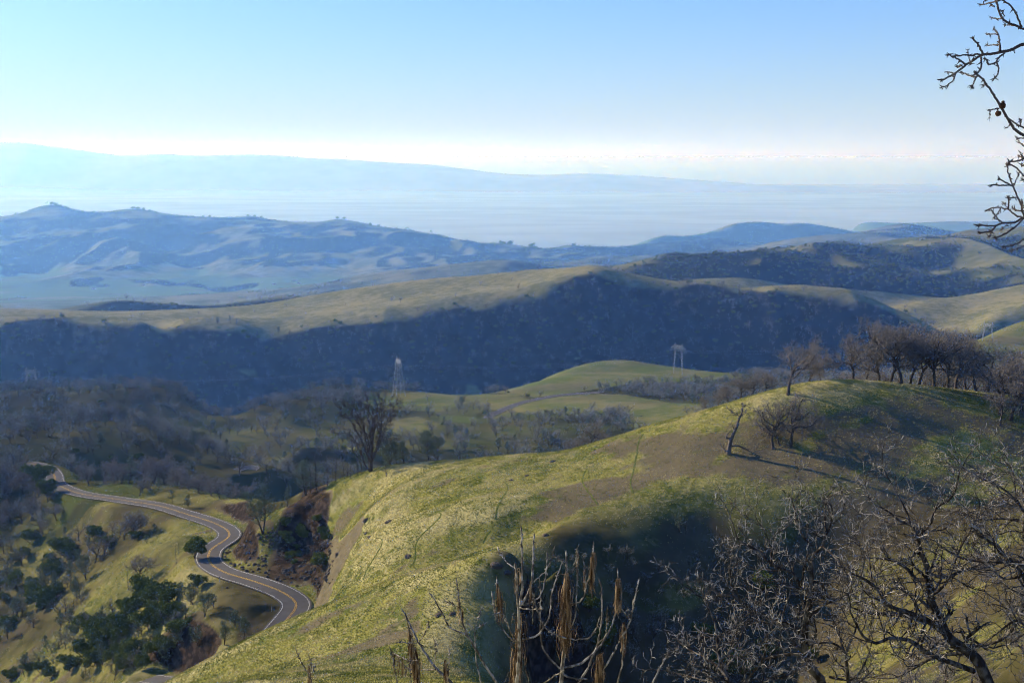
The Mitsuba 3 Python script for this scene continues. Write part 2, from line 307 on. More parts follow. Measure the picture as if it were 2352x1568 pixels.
for line, y0, sm in (([(540, 1083), (556, 1073), (572, 1068), (586, 1070), (586, 1077), (570, 1083)], 560, 12), ([(1120, 958), (1150, 943), (1170, 934), (1200, 924), (1245, 914), (1290, 908), (1335, 904), (1390, 899)], 900, 12),
                     ([(335, 1571), (365, 1562), (405, 1553)], 255, 8)):
    _r = smooth_line([at(u, v, y0, f=land_raw) for u, v in line], 1.5)
    ROADS.append(np.column_stack([gauss(_r[:, :2], 2), gauss(_r[:, 2], sm)]))
_all = np.vstack(ROADS)
ROAD_TREE = cKDTree(_all[:, :2])


def land(x, y):
    """Height of the ground, with the road benches cut and filled."""
    z = land_raw(x, y)
    xy = np.stack([np.asarray(x, float), np.asarray(y, float)], -1)
    d, i = ROAD_TREE.query(xy, distance_upper_bound=16)
    hit = np.isfinite(d)
    zr = _all[np.where(hit, i, 0), 2] - 0.25
    w = np.where(hit, 1 - sstep(5.2, 13, np.where(hit, d, 99)), 0) * (1 - sstep(6, 12, np.abs(zr - z)))
    return z * (1 - w) + zr * w


def ground_at(x, y):
    return float(land(np.array([x]), np.array([y]))[0])


# ------------------------------------------------------------------ ground meshes
sgrid = np.unique(np.round(np.concatenate([np.linspace(-0.66, -0.47, 24), np.arange(-0.47, 0.4701, 0.0023), np.linspace(0.47, 0.66, 24)]), 5))
tg = [math.log(2.6)]
while tg[-1] < math.log(55500):
    y = math.exp(tg[-1])
    tg.append(tg[-1] + (0.016 if y < 60 else 0.0042 if y < 650 else 0.0046 if y < 3000 else 0.0055 if y < 16500 else 0.012))
ygrid = np.exp(np.array(tg))
GX, GY = sgrid[:, None] * ygrid[None, :], np.broadcast_to(ygrid[None, :], (len(sgrid), len(ygrid)))
GZ = land(GX.ravel(), GY.ravel()).reshape(GX.shape)
GP = np.stack([GX, GY, GZ], -1)
_tu, _tv = np.gradient(GP, axis=0), np.gradient(GP, axis=1)
GN = np.cross(_tu, _tv); GN /= np.linalg.norm(GN, axis=-1, keepdims=True)


def at(u, v, ymin=4.0, ymax=56000.0):
    """The same, read off the finished mesh."""
    s, q = (float(c) for c in bearing(u, v))
    i = int(np.clip(np.searchsorted(sgrid, s) - 1, 0, len(sgrid) - 2))
    f = (s - sgrid[i]) / (sgrid[i + 1] - sgrid[i])
    z = GZ[i] * (1 - f) + GZ[i + 1] * f
    over = (z - q * ygrid) * ((ygrid > ymin) & (ygrid < ymax))
    k = int(np.argmax(over > 0)) if (over > 0).any() else int(np.argmax(np.where((ygrid > ymin) & (ygrid < ymax), z / ygrid, -9)))
    return np.array([s * ygrid[k], ygrid[k], z[k]])


def sheet(name, y0, y1, bsdf, label, uvf=None):
    a, b = np.searchsorted(ygrid, y0), min(np.searchsorted(ygrid, y1), len(ygrid) - 1)
    P, N = GP[:, a:b + 1], GN[:, a:b + 1]
    ns, nt = P.shape[:2]
    i = np.arange(ns * nt).reshape(ns, nt)
    f = np.concatenate([np.stack([i[:-1, :-1], i[1:, :-1], i[1:, 1:]], -1).reshape(-1, 3), np.stack([i[:-1, :-1], i[1:, 1:], i[:-1, 1:]], -1).reshape(-1, 3)])
    v, n = P.reshape(-1, 3), N.reshape(-1, 3)
    uv = uvf(v, n) if uvf else None
    path = meshkit.write_ply((v, f), False, uv, None, normals=n)
    scene[name] = {'type': 'ply', 'filename': path, 'face_normals': False, 'bsdf': {'type': 'ref', 'id': bsdf}}
    labels[name] = {'label': label, 'category': 'ground', 'kind': 'structure'}


# ------------------------------------------------------------------ what grows where
def inside(u, v, poly):
    import shapely
    return shapely.contains_xy(shapely.Polygon(poly), u, v)


def wood_shade_mask(x, y, z, n):
    """How wooded, and near by how darkened for shade, the ground is, 0 to 1."""
    u, v = project(np.stack([x, y, z], -1))
    k = scale_at(y)
    x, y, z = x / k, y / k, z / k
    m = np.zeros(len(x))
    nn = nz(x, y, 60, 31)
    # hollow and knoll behind the road
    a = sstep(440, 470, y) * (1 - sstep(780, 800, y))
    m = np.where(a > 0, a * np.clip(0.62 + 1.0 * nn, 0, 1) * ((u < 760) | (y > 420)), m)
    # litter and scrub ground; its dark brown also paints shade on bank and hollow
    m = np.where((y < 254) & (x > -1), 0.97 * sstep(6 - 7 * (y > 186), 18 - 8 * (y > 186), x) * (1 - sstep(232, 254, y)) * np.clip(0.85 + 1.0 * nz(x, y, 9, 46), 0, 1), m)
    m = np.maximum(m, 0.95 * sstep(-7, 0, x) * (1 - sstep(14, 20, x)) * sstep(158, 172, y) * (1 - sstep(212, 225, y)) * np.clip(0.85 + 1.0 * nz(x, y, 7, 48), 0, 1))  # brown painted over the shaded flank of the spur
    m = np.where((x < -58) & (y > 255) & (y < 460), np.maximum(m, np.clip(0.62 + 1.3 * nz(x, y, 24, 88, 4), 0, 0.97)), m)  # slope below the road, darkened as litter for its deep shadows
    # valley woods between meadows
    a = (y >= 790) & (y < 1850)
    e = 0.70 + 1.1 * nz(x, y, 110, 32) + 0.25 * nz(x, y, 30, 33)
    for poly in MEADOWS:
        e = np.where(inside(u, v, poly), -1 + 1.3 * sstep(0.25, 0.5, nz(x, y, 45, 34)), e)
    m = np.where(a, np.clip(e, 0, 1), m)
    # the long ridge: chaparral on the steep face, bare grass on top
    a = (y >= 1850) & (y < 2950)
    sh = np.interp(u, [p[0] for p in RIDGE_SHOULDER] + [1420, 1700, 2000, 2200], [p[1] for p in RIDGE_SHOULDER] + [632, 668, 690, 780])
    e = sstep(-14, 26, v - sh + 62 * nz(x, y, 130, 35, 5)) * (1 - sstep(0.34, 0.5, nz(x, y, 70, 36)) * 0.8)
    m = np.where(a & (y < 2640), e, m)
    # hills behind, by aspect: the north sides are wooded
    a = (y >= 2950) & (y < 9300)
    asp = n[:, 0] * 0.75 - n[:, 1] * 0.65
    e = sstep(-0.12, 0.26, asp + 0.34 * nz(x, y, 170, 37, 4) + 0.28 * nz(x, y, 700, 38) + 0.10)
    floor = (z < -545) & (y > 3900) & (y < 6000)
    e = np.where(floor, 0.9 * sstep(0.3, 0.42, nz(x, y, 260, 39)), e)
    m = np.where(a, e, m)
    return m


MEADOWS = [[(845, 900), (1065, 900), (1075, 925), (1010, 945), (880, 940), (835, 925)], [(1060, 905), (1180, 905), (1230, 922), (1170, 945), (1080, 932)],
           [(1120, 800), (1130, 900), (1230, 912), (1330, 900), (1440, 882), (1700, 868), (1750, 800)], [(1170, 945), (1235, 918), (1330, 903), (1430, 906), (1540, 925), (1620, 928), (1620, 950), (1540, 958), (1350, 948)],
           [(1420, 955), (1620, 955), (1600, 990), (1470, 990)], [(870, 972), (960, 955), (1010, 975), (960, 1000), (880, 995)], [(1000, 952), (1100, 958), (1090, 972), (1010, 966)],
           [(300, 975), (420, 1010), (500, 1052), (380, 1060), (270, 1050)], [(2210, 700), (2210, 810), (2500, 800), (2500, 700)]]


def soil_shade_mask(x, y, z, n):
    """Brown dead thistle and bare earth between the grass, plus brown painted in for shade."""
    c, s = math.cos(0.5), math.sin(0.5)
    xr, yr = x * c + y * s, -x * s + y * c
    m = sstep(0.02, 0.3, 0.24 * sstep(-5, 30, x) * sstep(225, 245, y) + 0.55 * sstep(4, 14, x) * (1 - sstep(52, 70, x)) * sstep(195, 215, y) * (1 - sstep(252, 268, y)) + nz(xr, yr * 2.6, 34, 41, 4))  # added brown at right and in the hollow also paints their shade
    d, i = ROAD_TREE.query(np.stack([x, y], -1), distance_upper_bound=60)
    zr = _all[np.where(np.isfinite(d), i, 0), 2]
    pit_shade = sstep(-68, -64, x) * (1 - sstep(-55, -49, x + 5 * nz(x, y, 9, 47))) * sstep(300, 306, y)      # hollow in the bend: rock tone darkened to paint its cast shadow
    cut = (1 - sstep(12 + 18 * pit_shade, 20 + 20 * pit_shade, np.minimum(d, 60) + 5 * nz(x, y, 8, 44))) * np.maximum(sstep(0.88, 0.72, n[:, 2]) * (1 - 0.8 * sstep(-52, -46, x)), 0.9 * pit_shade) * sstep(-1, 0.5, z - zr)
    m = m * (1 - 0.2 * sstep(180, 235, y) * (1 - sstep(-10, 25, x)))
    near = y < 330
    if near.any():
        xn, yn = x[near], y[near]
        ring = sum(land_raw(xn + a, yn + b) for a, b in ((7, 0), (-7, 0), (0, 7), (0, -7), (16, 0), (-16, 0), (0, 16), (0, -16))) / 8
        m[near] -= 1.3 * (1 - sstep(20, 32, xn) * (yn < 235)) * sstep(0.25, 1.3, z[near] - ring + 0.35 * nz(xn, yn, 6, 45))
    k = scale_at(y)
    flat = sstep(-560, -582, z / k) * sstep(3800, 4100, y / k)
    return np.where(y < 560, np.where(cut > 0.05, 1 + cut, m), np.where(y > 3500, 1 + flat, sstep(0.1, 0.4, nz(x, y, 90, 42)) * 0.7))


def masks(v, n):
    return np.stack([soil_shade_mask(*v.T, n), wood_shade_mask(*v.T, n)], 1)


# ------------------------------------------------------------------ materials
def rgb(c):
    return {'type': 'rgb', 'value': list(c)}


def matte(name, fn):
    scene[name] = {'type': 'twosided', 'b': {'type': 'diffuse', 'reflectance': mikit.proc(fn) if callable(fn) else rgb(fn)}}


N, FB, SS, MIX = mikit.noise, mikit.fbm, mikit.smoothstep, mikit.mix


def near_ground(p, n, uv):
    a, b = FB(p.x / 17, p.y / 17, 0.5, 3), FB(p.x / 2.6, p.y / 2.6, p.z / 2.6, 3)
    c = MIX((0.090, 0.112, 0.025), (0.235, 0.225, 0.066), SS(0.35, 0.62, a * 0.6 + b * 0.4))
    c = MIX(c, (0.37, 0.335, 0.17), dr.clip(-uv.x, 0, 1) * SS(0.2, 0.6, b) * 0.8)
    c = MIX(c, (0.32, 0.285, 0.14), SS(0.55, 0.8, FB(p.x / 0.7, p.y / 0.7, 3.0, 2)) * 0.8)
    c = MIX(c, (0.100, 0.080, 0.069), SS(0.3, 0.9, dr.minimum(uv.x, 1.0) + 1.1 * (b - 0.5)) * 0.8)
    c = MIX(c, MIX((0.030, 0.027, 0.014), (0.066, 0.056, 0.030), b), uv.y * 0.92)  # litter brown, also the painted shade of bank, hollow and slope
    r = FB(p.x / 1.3, p.y / 1.3, p.z / 1.3, 3)
    earth = MIX((0.020, 0.015, 0.011), (0.068, 0.050, 0.036), SS(0.35, 0.8, r))  # earth kept extra dark to carry the shade of the road cut
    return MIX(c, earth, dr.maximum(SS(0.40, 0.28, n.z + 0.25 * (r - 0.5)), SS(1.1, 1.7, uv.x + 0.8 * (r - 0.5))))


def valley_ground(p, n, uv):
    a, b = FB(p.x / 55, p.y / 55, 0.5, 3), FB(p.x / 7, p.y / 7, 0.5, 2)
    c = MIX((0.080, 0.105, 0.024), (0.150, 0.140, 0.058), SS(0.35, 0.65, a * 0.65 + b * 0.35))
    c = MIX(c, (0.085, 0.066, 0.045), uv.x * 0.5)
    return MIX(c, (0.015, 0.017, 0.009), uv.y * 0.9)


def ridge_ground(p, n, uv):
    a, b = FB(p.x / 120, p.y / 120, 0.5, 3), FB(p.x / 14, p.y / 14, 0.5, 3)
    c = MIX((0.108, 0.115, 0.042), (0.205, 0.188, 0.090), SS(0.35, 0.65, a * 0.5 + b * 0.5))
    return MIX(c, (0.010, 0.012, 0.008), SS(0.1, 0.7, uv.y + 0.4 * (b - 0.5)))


def hill_ground(p, n, uv):
    a, b = FB(p.x / 400, p.y / 400, 0.5, 3), FB(p.x / 60, p.y / 60, 0.5, 3)
    c = MIX((0.056, 0.074, 0.026), (0.135, 0.132, 0.058), SS(0.35, 0.65, a * 0.6 + b * 0.4))
    flat = dr.clip(uv.x - 1, 0, 1)
    c = MIX(c, (0.075, 0.115, 0.035), flat * SS(0.3, 0.5, FB(p.x / 640, p.y / 320, 0.5, 2)))
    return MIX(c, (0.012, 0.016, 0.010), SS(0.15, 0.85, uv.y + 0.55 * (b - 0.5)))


def plain_ground(p, n, uv):
    a = FB(p.x / 2500, p.y / 1200, 0.5, 3)
    c = MIX((0.25, 0.295, 0.285), (0.30, 0.345, 0.33), SS(0.3, 0.7, a))
    sp = SS(0.72, 0.85, N(p.x / 150, p.y / 240)) * SS(0.4, 0.6, FB(p.x / 1900, p.y / 1500, 7.0, 2))
    c = MIX(c, (0.30, 0.30, 0.30), sp * 0.3)
    pond = SS(0.60, 0.66, FB(p.x / 7000, p.y / 1500, 3.0, 2)) * SS(25000, 29000, p.y)
    return MIX(c, (0.34, 0.34, 0.34), pond * 0.25)


def mountain_ground(p, n, uv):
    return MIX((0.20, 0.15, 0.11), (0.30, 0.22, 0.155), FB(p.x / 1500, p.y / 1500, 0.5, 3))


for nm, fn in (('hillside_soil', near_ground), ('valley_soil', valley_ground), ('ridge_soil', ridge_ground), ('hill_soil', hill_ground), ('plain_soil', plain_ground), ('mountain_soil', mountain_ground)):
    matte(nm, fn)
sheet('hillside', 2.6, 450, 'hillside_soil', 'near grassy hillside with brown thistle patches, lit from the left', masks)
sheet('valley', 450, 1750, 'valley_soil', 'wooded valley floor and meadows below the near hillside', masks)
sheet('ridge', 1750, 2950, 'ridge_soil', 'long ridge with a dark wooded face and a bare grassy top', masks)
sheet('hills', 2950, 17500, 'hill_soil', 'hazy rolling hills beyond the long dark ridge', masks)
sheet('plain', 17500, 41500, 'plain_soil', 'pale hazy plain far beyond the hills')
sheet('mountains', 41500, 55500, 'mountain_soil', 'faint blue mountain range on the skyline')
_ox, _oy = np.meshgrid(np.linspace(-249000, 249000, 61), np.linspace(-4500, 416500, 61), indexing='ij')
_oi = np.arange(61 * 61).reshape(61, 61)
scene['outer_ground'] = mikit.ply((np.stack([_ox, _oy, _ox * 0 - 1460.0], -1).reshape(-1, 3), np.stack([_oi[:-1, :-1], _oi[1:, :-1], _oi[1:, 1:], _oi[:-1, 1:]], -1).reshape(-1, 4)), 'plain_soil')
scene['outer_ground']['bsdf'] = {'type': 'ref', 'id': 'outer_soil'}
scene['outer_soil'] = {'type': 'twosided', 'b': {'type': 'diffuse', 'reflectance': rgb((0.30, 0.29, 0.27))}}
labels['outer_ground'] = {'label': 'pale ground running out to the horizon', 'category': 'ground', 'kind': 'structure'}


# ------------------------------------------------------------------ branching plants
def unit(v):
    v = np.asarray(v, float)
    return v / (np.linalg.norm(v, axis=-1, keepdims=True) + 1e-12)


def tubes(lines, sides=None, tip=True):
    """Polylines [(points, radii)] as one mesh of tapered tubes; sides: fixed, or by thickness."""
    V, Fc, at0 = [], [], 0
    for p, r in lines:
        p, r = np.asarray(p, float), np.asarray(r, float)
        k = sides or (3 if r[0] < 0.03 else 4 if r[0] < 0.07 else 6 if r[0] < 0.2 else 9)
        t = unit(np.gradient(p, axis=0))
        a = np.cross(t, np.where(np.abs(t[:, 2:]) < 0.9, [0, 0, 1.0], [1.0, 0, 0]))
        a = unit(a); b = np.cross(t, a)
        g = np.arange(k) * 2 * np.pi / k
        v = p[:, None] + r[:, None, None] * (np.cos(g)[None, :, None] * a[:, None] + np.sin(g)[None, :, None] * b[:, None])
        n = len(p)
        i, j = np.meshgrid(np.arange(n - 1), np.arange(k), indexing='ij')
        q = np.stack([i * k + j, i * k + (j + 1) % k, (i + 1) * k + (j + 1) % k, (i + 1) * k + j], -1).reshape(-1, 4)
        V.append(v.reshape(-1, 3)); Fc.append(np.vstack([q[:, [0, 1, 2]], q[:, [0, 2, 3]]]) + at0)
        at0 += n * k
    return trimesh.Trimesh(np.vstack(V), np.vstack(Fc), process=False)


def wander(rng, p0, d, length, n, gnarl, lift=0.0, pull=None):
    """A crooked path of n pieces."""
    p, d = [np.array(p0, float)], unit(d)
    st = length / n
    for k in range(n):
        d = unit(d + gnarl * rng.normal(size=3) + np.array([0, 0, lift]))
        if pull is not None:
            d = unit(d + pull)
        p.append(p[-1] + d * st)
    return np.array(p)


def grow(rng, p0, d, length, r, level, out, spec):
    """Adds a branch and its children; spec: per level (pieces, gnarl, lift, children, angle, shrink, from)."""
    n, gn, lift, kids, ang, shrink, start = spec[level]
    path = wander(rng, p0, d, length, n, gn, lift)
    rad = r * np.linspace(1, 0.55 if level < len(spec) - 1 else 0.4, n + 1)
    out[level].append((path, rad))
    if level + 1 >= len(spec):
        return
    kids = max(1, int(round(kids * rng.uniform(0.75, 1.25))))
    ph = rng.uniform(0, 6.28)
    for k in range(kids):
        f = start + (1 - start) * (k + rng.uniform(0.2, 1)) / kids
        f = min(f, 1.0)
        i = min(int(f * n), n - 1)
        base = path[i] + (path[i + 1] - path[i]) * (f * n - i)
        t = unit(path[i + 1] - path[i])
        ph += 2.4 + rng.uniform(-0.5, 0.5)
        a = unit(np.cross(t, [0.3, 0.5, 0.81])); b = np.cross(t, a)
        w = ang * rng.uniform(0.6, 1.3)
        dd = t * math.cos(w) + (a * math.cos(ph) + b * math.sin(ph)) * math.sin(w)
        grow(rng, base, dd, length * shrink * rng.uniform(0.7, 1.25) * (1.15 - 0.4 * f), r * (0.55 if level else 0.6) * (1.1 - 0.35 * f), level + 1, out, spec)


def oak(seed, h, detail, lean=0.0):
    """A leafless oak h metres tall: (trunk and limbs, twigs)."""
    rng = np.random.default_rng(seed)
    if detail == 'far':
        spec = [(3, .12, .05, 6, .95, 1.15, .4), (2, .25, .08, 5, .8, .58, .25), (1, .2, .0, 0, 0, 0, 0)]
    elif detail == 'mid':
        spec = [(4, .10, .05, 6, .95, 1.2, .42), (4, .22, .09, 5, .75, .52, .2), (3, .25, .05, 5, .75, .6, .15), (2, .25, .0, 0, 0, 0, 0)]
    else:
        spec = [(7, .12, .05, 7, .95, 1.3, .45), (8, .22, .09, 7, .75, .5, .2), (4, .26, .06, 6, .8, .57, .12), (3, .28, .03, 5, .8, .62, .1), (3, .3, .0, 0, 0, 0, 0)]
    out = [[] for _ in spec]
    grow(rng, (0, 0, -0.25), (lean, rng.uniform(-.1, .1), 1), h * 0.34, h * 0.028, 0, out, spec)
    lo = {'far': 0.045, 'mid': 0.028, 'near': 0.017}[detail]
    wood = [(p, np.maximum(r, lo * 1.4)) for l in out[:2] for p, r in l]
    twigs = [(p, np.maximum(r, lo)) for l in out[2:] for p, r in l]
    wood[0][1][0] *= 1.5
    zmax = max(p[:, 2].max() for p, _ in wood + twigs)
    s = h / zmax
    return tubes([(p * s, r) for p, r in wood]), tubes([(p * s, r) for p, r in twigs], 3)


def blades(rng, centres, size, n, width, droop=0.0, up=0.0):
    """Tufts of n thin triangles round each centre."""
    m = len(centres) * n
    d = unit(rng.normal(size=(m, 3)) + [0, 0, up - droop])
    c = np.repeat(centres, n, 0) + rng.normal(size=(m, 3)) * size * 0.25
    L = size * rng.uniform(0.6, 1.2, (m, 1))
    w = unit(np.cross(d, rng.normal(size=(m, 3)))) * width * rng.uniform(0.7, 1.3, (m, 1))
    v = np.stack([c - w, c + w, c + d * L], 1).reshape(-1, 3)
    return trimesh.Trimesh(v, np.arange(3 * m).reshape(-1, 3), process=False)


def pine(seed, h, detail, dense=1.0):
    """A grey pine: open, forked, with wispy tufts: (trunk and limbs, needles)."""
    rng = np.random.default_rng(seed)
    lines, tips = [], []
    forks = 1 if h < 6 else rng.integers(1, 3)
    for f in range(forks):
        top = wander(rng, (0, 0, -0.2), (0.22 * (f - 0.5) * (forks > 1) + rng.normal() * .04, rng.normal() * 0.08, 1), h * rng.uniform(0.88, 1.0), 8, 0.05, 0.02)
        lines.append((top, np.linspace(h * 0.018, 0.03, 9)))
        nb = {'far': 10, 'mid': 20, 'near': 34}[detail]
        for k in range(nb):
            g = 0.22 + 0.78 * (k + rng.uniform()) / nb
            i = min(int(g * 8), 7)
            b = top[i] + (top[i + 1] - top[i]) * (g * 8 - i)
            a = rng.uniform(0, 6.28)
            L = h * (0.30 * (1 - g) ** 0.7 + 0.07) * rng.uniform(0.6, 1.2)
            pth = wander(rng, b, (math.cos(a), math.sin(a), 0.45), L, 3, 0.12, 0.14)
            lines.append((pth, np.linspace(0.05 if detail == 'near' else 0.06, 0.015, 4)))
            for w in ({'far': (1.0,), 'mid': (.6, 1.0), 'near': (.45, .65, .85, 1.0)}[detail]):
                tips.append(pth[0] + (pth[-1] - pth[0]) * w + rng.normal(size=3) * 0.12)
                if detail != 'far':
                    tips.append(tips[-1] + rng.normal(size=3) * 0.035 * h)
    tips = np.array(tips)
    size, n, w = {'far': (0.09 * h, 5, 0.022 * h), 'mid': (0.065 * h, 6, 0.010 * h), 'near': (0.45 + 0.012 * h, 11, 0.028)}[detail]
    return tubes(lines), blades(rng, tips, size, int(n * dense), w, 0, 0.5)


def bush(seed, w, h, detail, leaf):
    """An evergreen bush or small oak: lobed crown of leaf clumps on a few stems: (stems, crown)."""
    rng = np.random.default_rng(seed)
    lobes = [(rng.uniform(-.38, .38) * w, rng.uniform(-.38, .38) * w, h * rng.uniform(.34, .80), rng.uniform(.11, .27)) for _ in range(13)] + [(0, 0, h * .5, .30)]
    c = []
    n = {'far': 14, 'mid': 60, 'near': 130}[detail]
    for x, y, z, r in lobes:
        d = unit(rng.normal(size=(n, 3)))
        d[:, 2] = np.abs(d[:, 2]) * np.where(rng.uniform(size=n) < 0.8, 1, -0.6)
        c.append(np.array([x, y, z]) + d * np.array([r * w, r * w, r * h * 1.1]) * rng.uniform(0.55, 1.2, (n, 1)))
    c = np.vstack(c)
    crown = blades(rng, c, leaf, {'far': 2, 'mid': 4, 'near': 6}[detail], leaf * 0.45, 0, 0.3)
    stems = [(wander(rng, (0, 0, -.2), (rng.normal() * .5, rng.normal() * .5, 1), h * .6, 4, .15), np.linspace(.02 * h, .012 * h, 5)) for _ in range(4)]
    return tubes(stems), crown


matte('oak_bark', lambda p, n, uv: MIX((0.040, 0.032, 0.027), (0.105, 0.090, 0.078), FB(p.x * 3, p.y * 3, p.z * 1.2, 2)))
matte('oak_twigs', (0.185, 0.170, 0.158))
matte('far_twigs', lambda p, n, uv: MIX((0.100, 0.106, 0.098), (0.300, 0.305, 0.285), N(p.x / 8, p.y / 8)))
matte('dim_twigs', lambda p, n, uv: MIX((0.060, 0.056, 0.055), (0.270, 0.255, 0.240), N(p.x / 11, p.y / 11)))
matte('pine_bark', (0.060, 0.048, 0.040))
matte('pine_needles', lambda p, n, uv: MIX((0.080, 0.110, 0.065), (0.180, 0.215, 0.150), N(p.x / 3, p.y / 3, p.z / 3)))
matte('bush_leaves', lambda p, n, uv: MIX((0.052, 0.078, 0.018), (0.190, 0.215, 0.055), FB(p.x / 1.6, p.y / 1.6, p.z / 1.6, 2)))
matte('dry_leaves', (0.10, 0.062, 0.028))
KINDS = {}


def kind(key, mesh_pair, bsdfs, parts=('trunk', 'crown'), smooth=True):
    KINDS[key] = {p: (m, b) for p, m, b in zip(parts, mesh_pair, bsdfs)}
    scene[key + '_source'] = {'type': 'shapegroup', **{p: mikit.ply(m, b, smooth=(p != 'crown' or 'oak' in key)) for p, m, b in zip(parts, mesh_pair, bsdfs)}}


for k in range(5):
    kind(f'oak_near{k}', oak(100 + k, 11, 'near'), ('oak_bark', 'oak_twigs'))
    kind(f'oak_mid{k}', oak(200 + k, 9, 'mid'), ('oak_bark', 'far_twigs'))
    kind(f'oak_far{k}', oak(300 + k, 9, 'far'), ('dim_twigs', 'dim_twigs'))
for k in range(3):
    kind(f'pine_near{k}', pine(400 + k, 11, 'near'), ('pine_bark', 'pine_needles'))
    kind(f'pine_mid{k}', pine(500 + k, 11, 'mid', 1.3), ('pine_bark', 'pine_needles'))
    kind(f'pine_far{k}', pine(600 + k, 11, 'far', 1.4), ('pine_bark', 'pine_needles'))
    kind(f'bush_near{k}', bush(700 + k, 5, 4, 'near', 0.28), ('oak_bark', 'bush_leaves'))
    kind(f'bush_far{k}', bush(800 + k, 6, 5, 'far', 1.1), ('oak_bark', 'bush_leaves'))
COUNT = {}


def numbered(name):
    COUNT[name] = COUNT.get(name, -1) + 1
    return name if COUNT[name] == 0 else f'{name}_{COUNT[name]:03d}'


def put(name, key, p, size, rot, label, cat='tree', group=None, stretch=1.0):
    """One plant: an instance of its kind standing on the ground at p, scaled by size."""
    k = numbered(name)
    scene[k] = {'type': 'instance', 'g': {'type': 'ref', 'id': key + '_source'},
                'to_world': T().translate([float(x) for x in p]).rotate([0, 0, 1], float(rot)).scale([float(size), float(size), float(size * stretch)])}
    labels[k] = {'label': label, 'category': cat}
    if group:
        labels[k]['group'] = group
    return k


def mass(name, items, label, cat):
    """Countless far plants: items (kind, point, size, rotation)."""
    for i, (key, p, s, r) in enumerate(items):
        scene[f'{name}__{i + 1:05d}'] = {'type': 'instance', 'g': {'type': 'ref', 'id': key + '_source'},
                                         'to_world': T().translate([float(x) for x in p]).rotate([0, 0, 1], math.degrees(r)).scale(float(s))}
    labels[name] = {'label': label, 'category': cat, 'kind': 'stuff'}


# ------------------------------------------------------------------ scatter the woods
RNG = np.random.default_rng(5)
_cell = np.linalg.norm(np.cross(GP[1:, :-1] - GP[:-1, :-1], GP[:-1, 1:] - GP[:-1, :-1]), axis=-1)
_q = GZ / GY
_runmax = np.maximum.accumulate(_q, axis=1)


def scatter(y0, y1, density, seed, smin=-0.5, smax=0.5, thin=1.0):
    """Random points of the ground between the distances, in proportion to the wood there: (points, mask)."""
    rng = np.random.default_rng(seed)
    a, b = np.searchsorted(ygrid, far_out(y0)), np.searchsorted(ygrid, far_out(y1))
    i0, i1 = np.searchsorted(sgrid, smin), np.searchsorted(sgrid, smax)
    P, Nn = GP[i0:i1, a:b].reshape(-1, 3), GN[i0:i1, a:b].reshape(-1, 3)
    w = wood_shade_mask(*P.T, Nn)
    n = rng.poisson(np.minimum(density * w * _cell[i0:i1, a:b].ravel() / scale_at(P[:, 1]) ** 2, 5))
    idx = np.repeat(np.arange(len(P)), n)
    ii, jj = idx // (b - a) + i0, idx % (b - a) + a
    fx, fy = rng.uniform(size=len(idx)), rng.uniform(size=len(idx))
    x = GX[ii, jj] + fx * (GX[ii + 1, jj] - GX[ii, jj]) + fy * (GX[ii, jj + 1] - GX[ii, jj])
    y = GY[ii, jj] + fy * (GY[ii, jj + 1] - GY[ii, jj])
    z = land(x, y)
    seen = (z + 9) / y > _runmax[ii, jj] - 0.004
    ok = seen & (ROAD_TREE.query(np.stack([x, y], -1))[0] > 6.5)
    return np.stack([x, y, z], -1)[ok]


# ------------------------------------------------------------------ trees and bushes one can tell apart
def foot(u, v, Y=None):
    """The ground at (u, v), or under the bearing of u at the distance Y where a crest hides it."""
    if Y is None:
        return at(u, v, 60)
    s, _ = bearing(u, v)
    return np.array([s * Y, Y, ground_at(s * Y, Y)])


def tall(px, p):
    return px * math.hypot(p[1], p[2]) / F


SIZE = {'oak_near': 11, 'oak_mid': 9, 'oak_far': 9, 'pine_near': 11, 'pine_mid': 11, 'pine_far': 11, 'bush_near': 4, 'bush_far': 5}
PR = np.random.default_rng(77)


def plant(name, kindname, u, v, px, label, Y=None, cat='tree', group=None, variant=None, stretch=1.0):
    p = foot(u, v, Y)
    base = kindname.rstrip('0123456789')
    n = 5 if base.startswith('oak') else 3
    k = variant if variant is not None else int(PR.integers(n))
    return put(name, f'{base}{k}', p, tall(px, p) / SIZE[base], PR.uniform(0, 360), label, cat, group, stretch)


ORD = ['first', 'second', 'third', 'fourth', 'fifth', 'sixth', 'seventh', 'eighth', 'ninth', 'tenth', 'eleventh', 'twelfth', 'thirteenth', 'fourteenth', 'fifteenth', 'sixteenth']


def place(u, v):
    """Where on the left slope, in words."""
    col = 'far left' if u < 90 else 'left' if u < 200 else 'centre left' if u < 290 else 'centre' if u < 350 else 'centre right' if u < 420 else 'right'
    row = 'up by the road' if v < 1300 else 'upper part' if v < 1380 else 'middle' if v < 1440 else 'lower part' if v < 1495 else 'lowest part'
    return f'{row}, {col}'


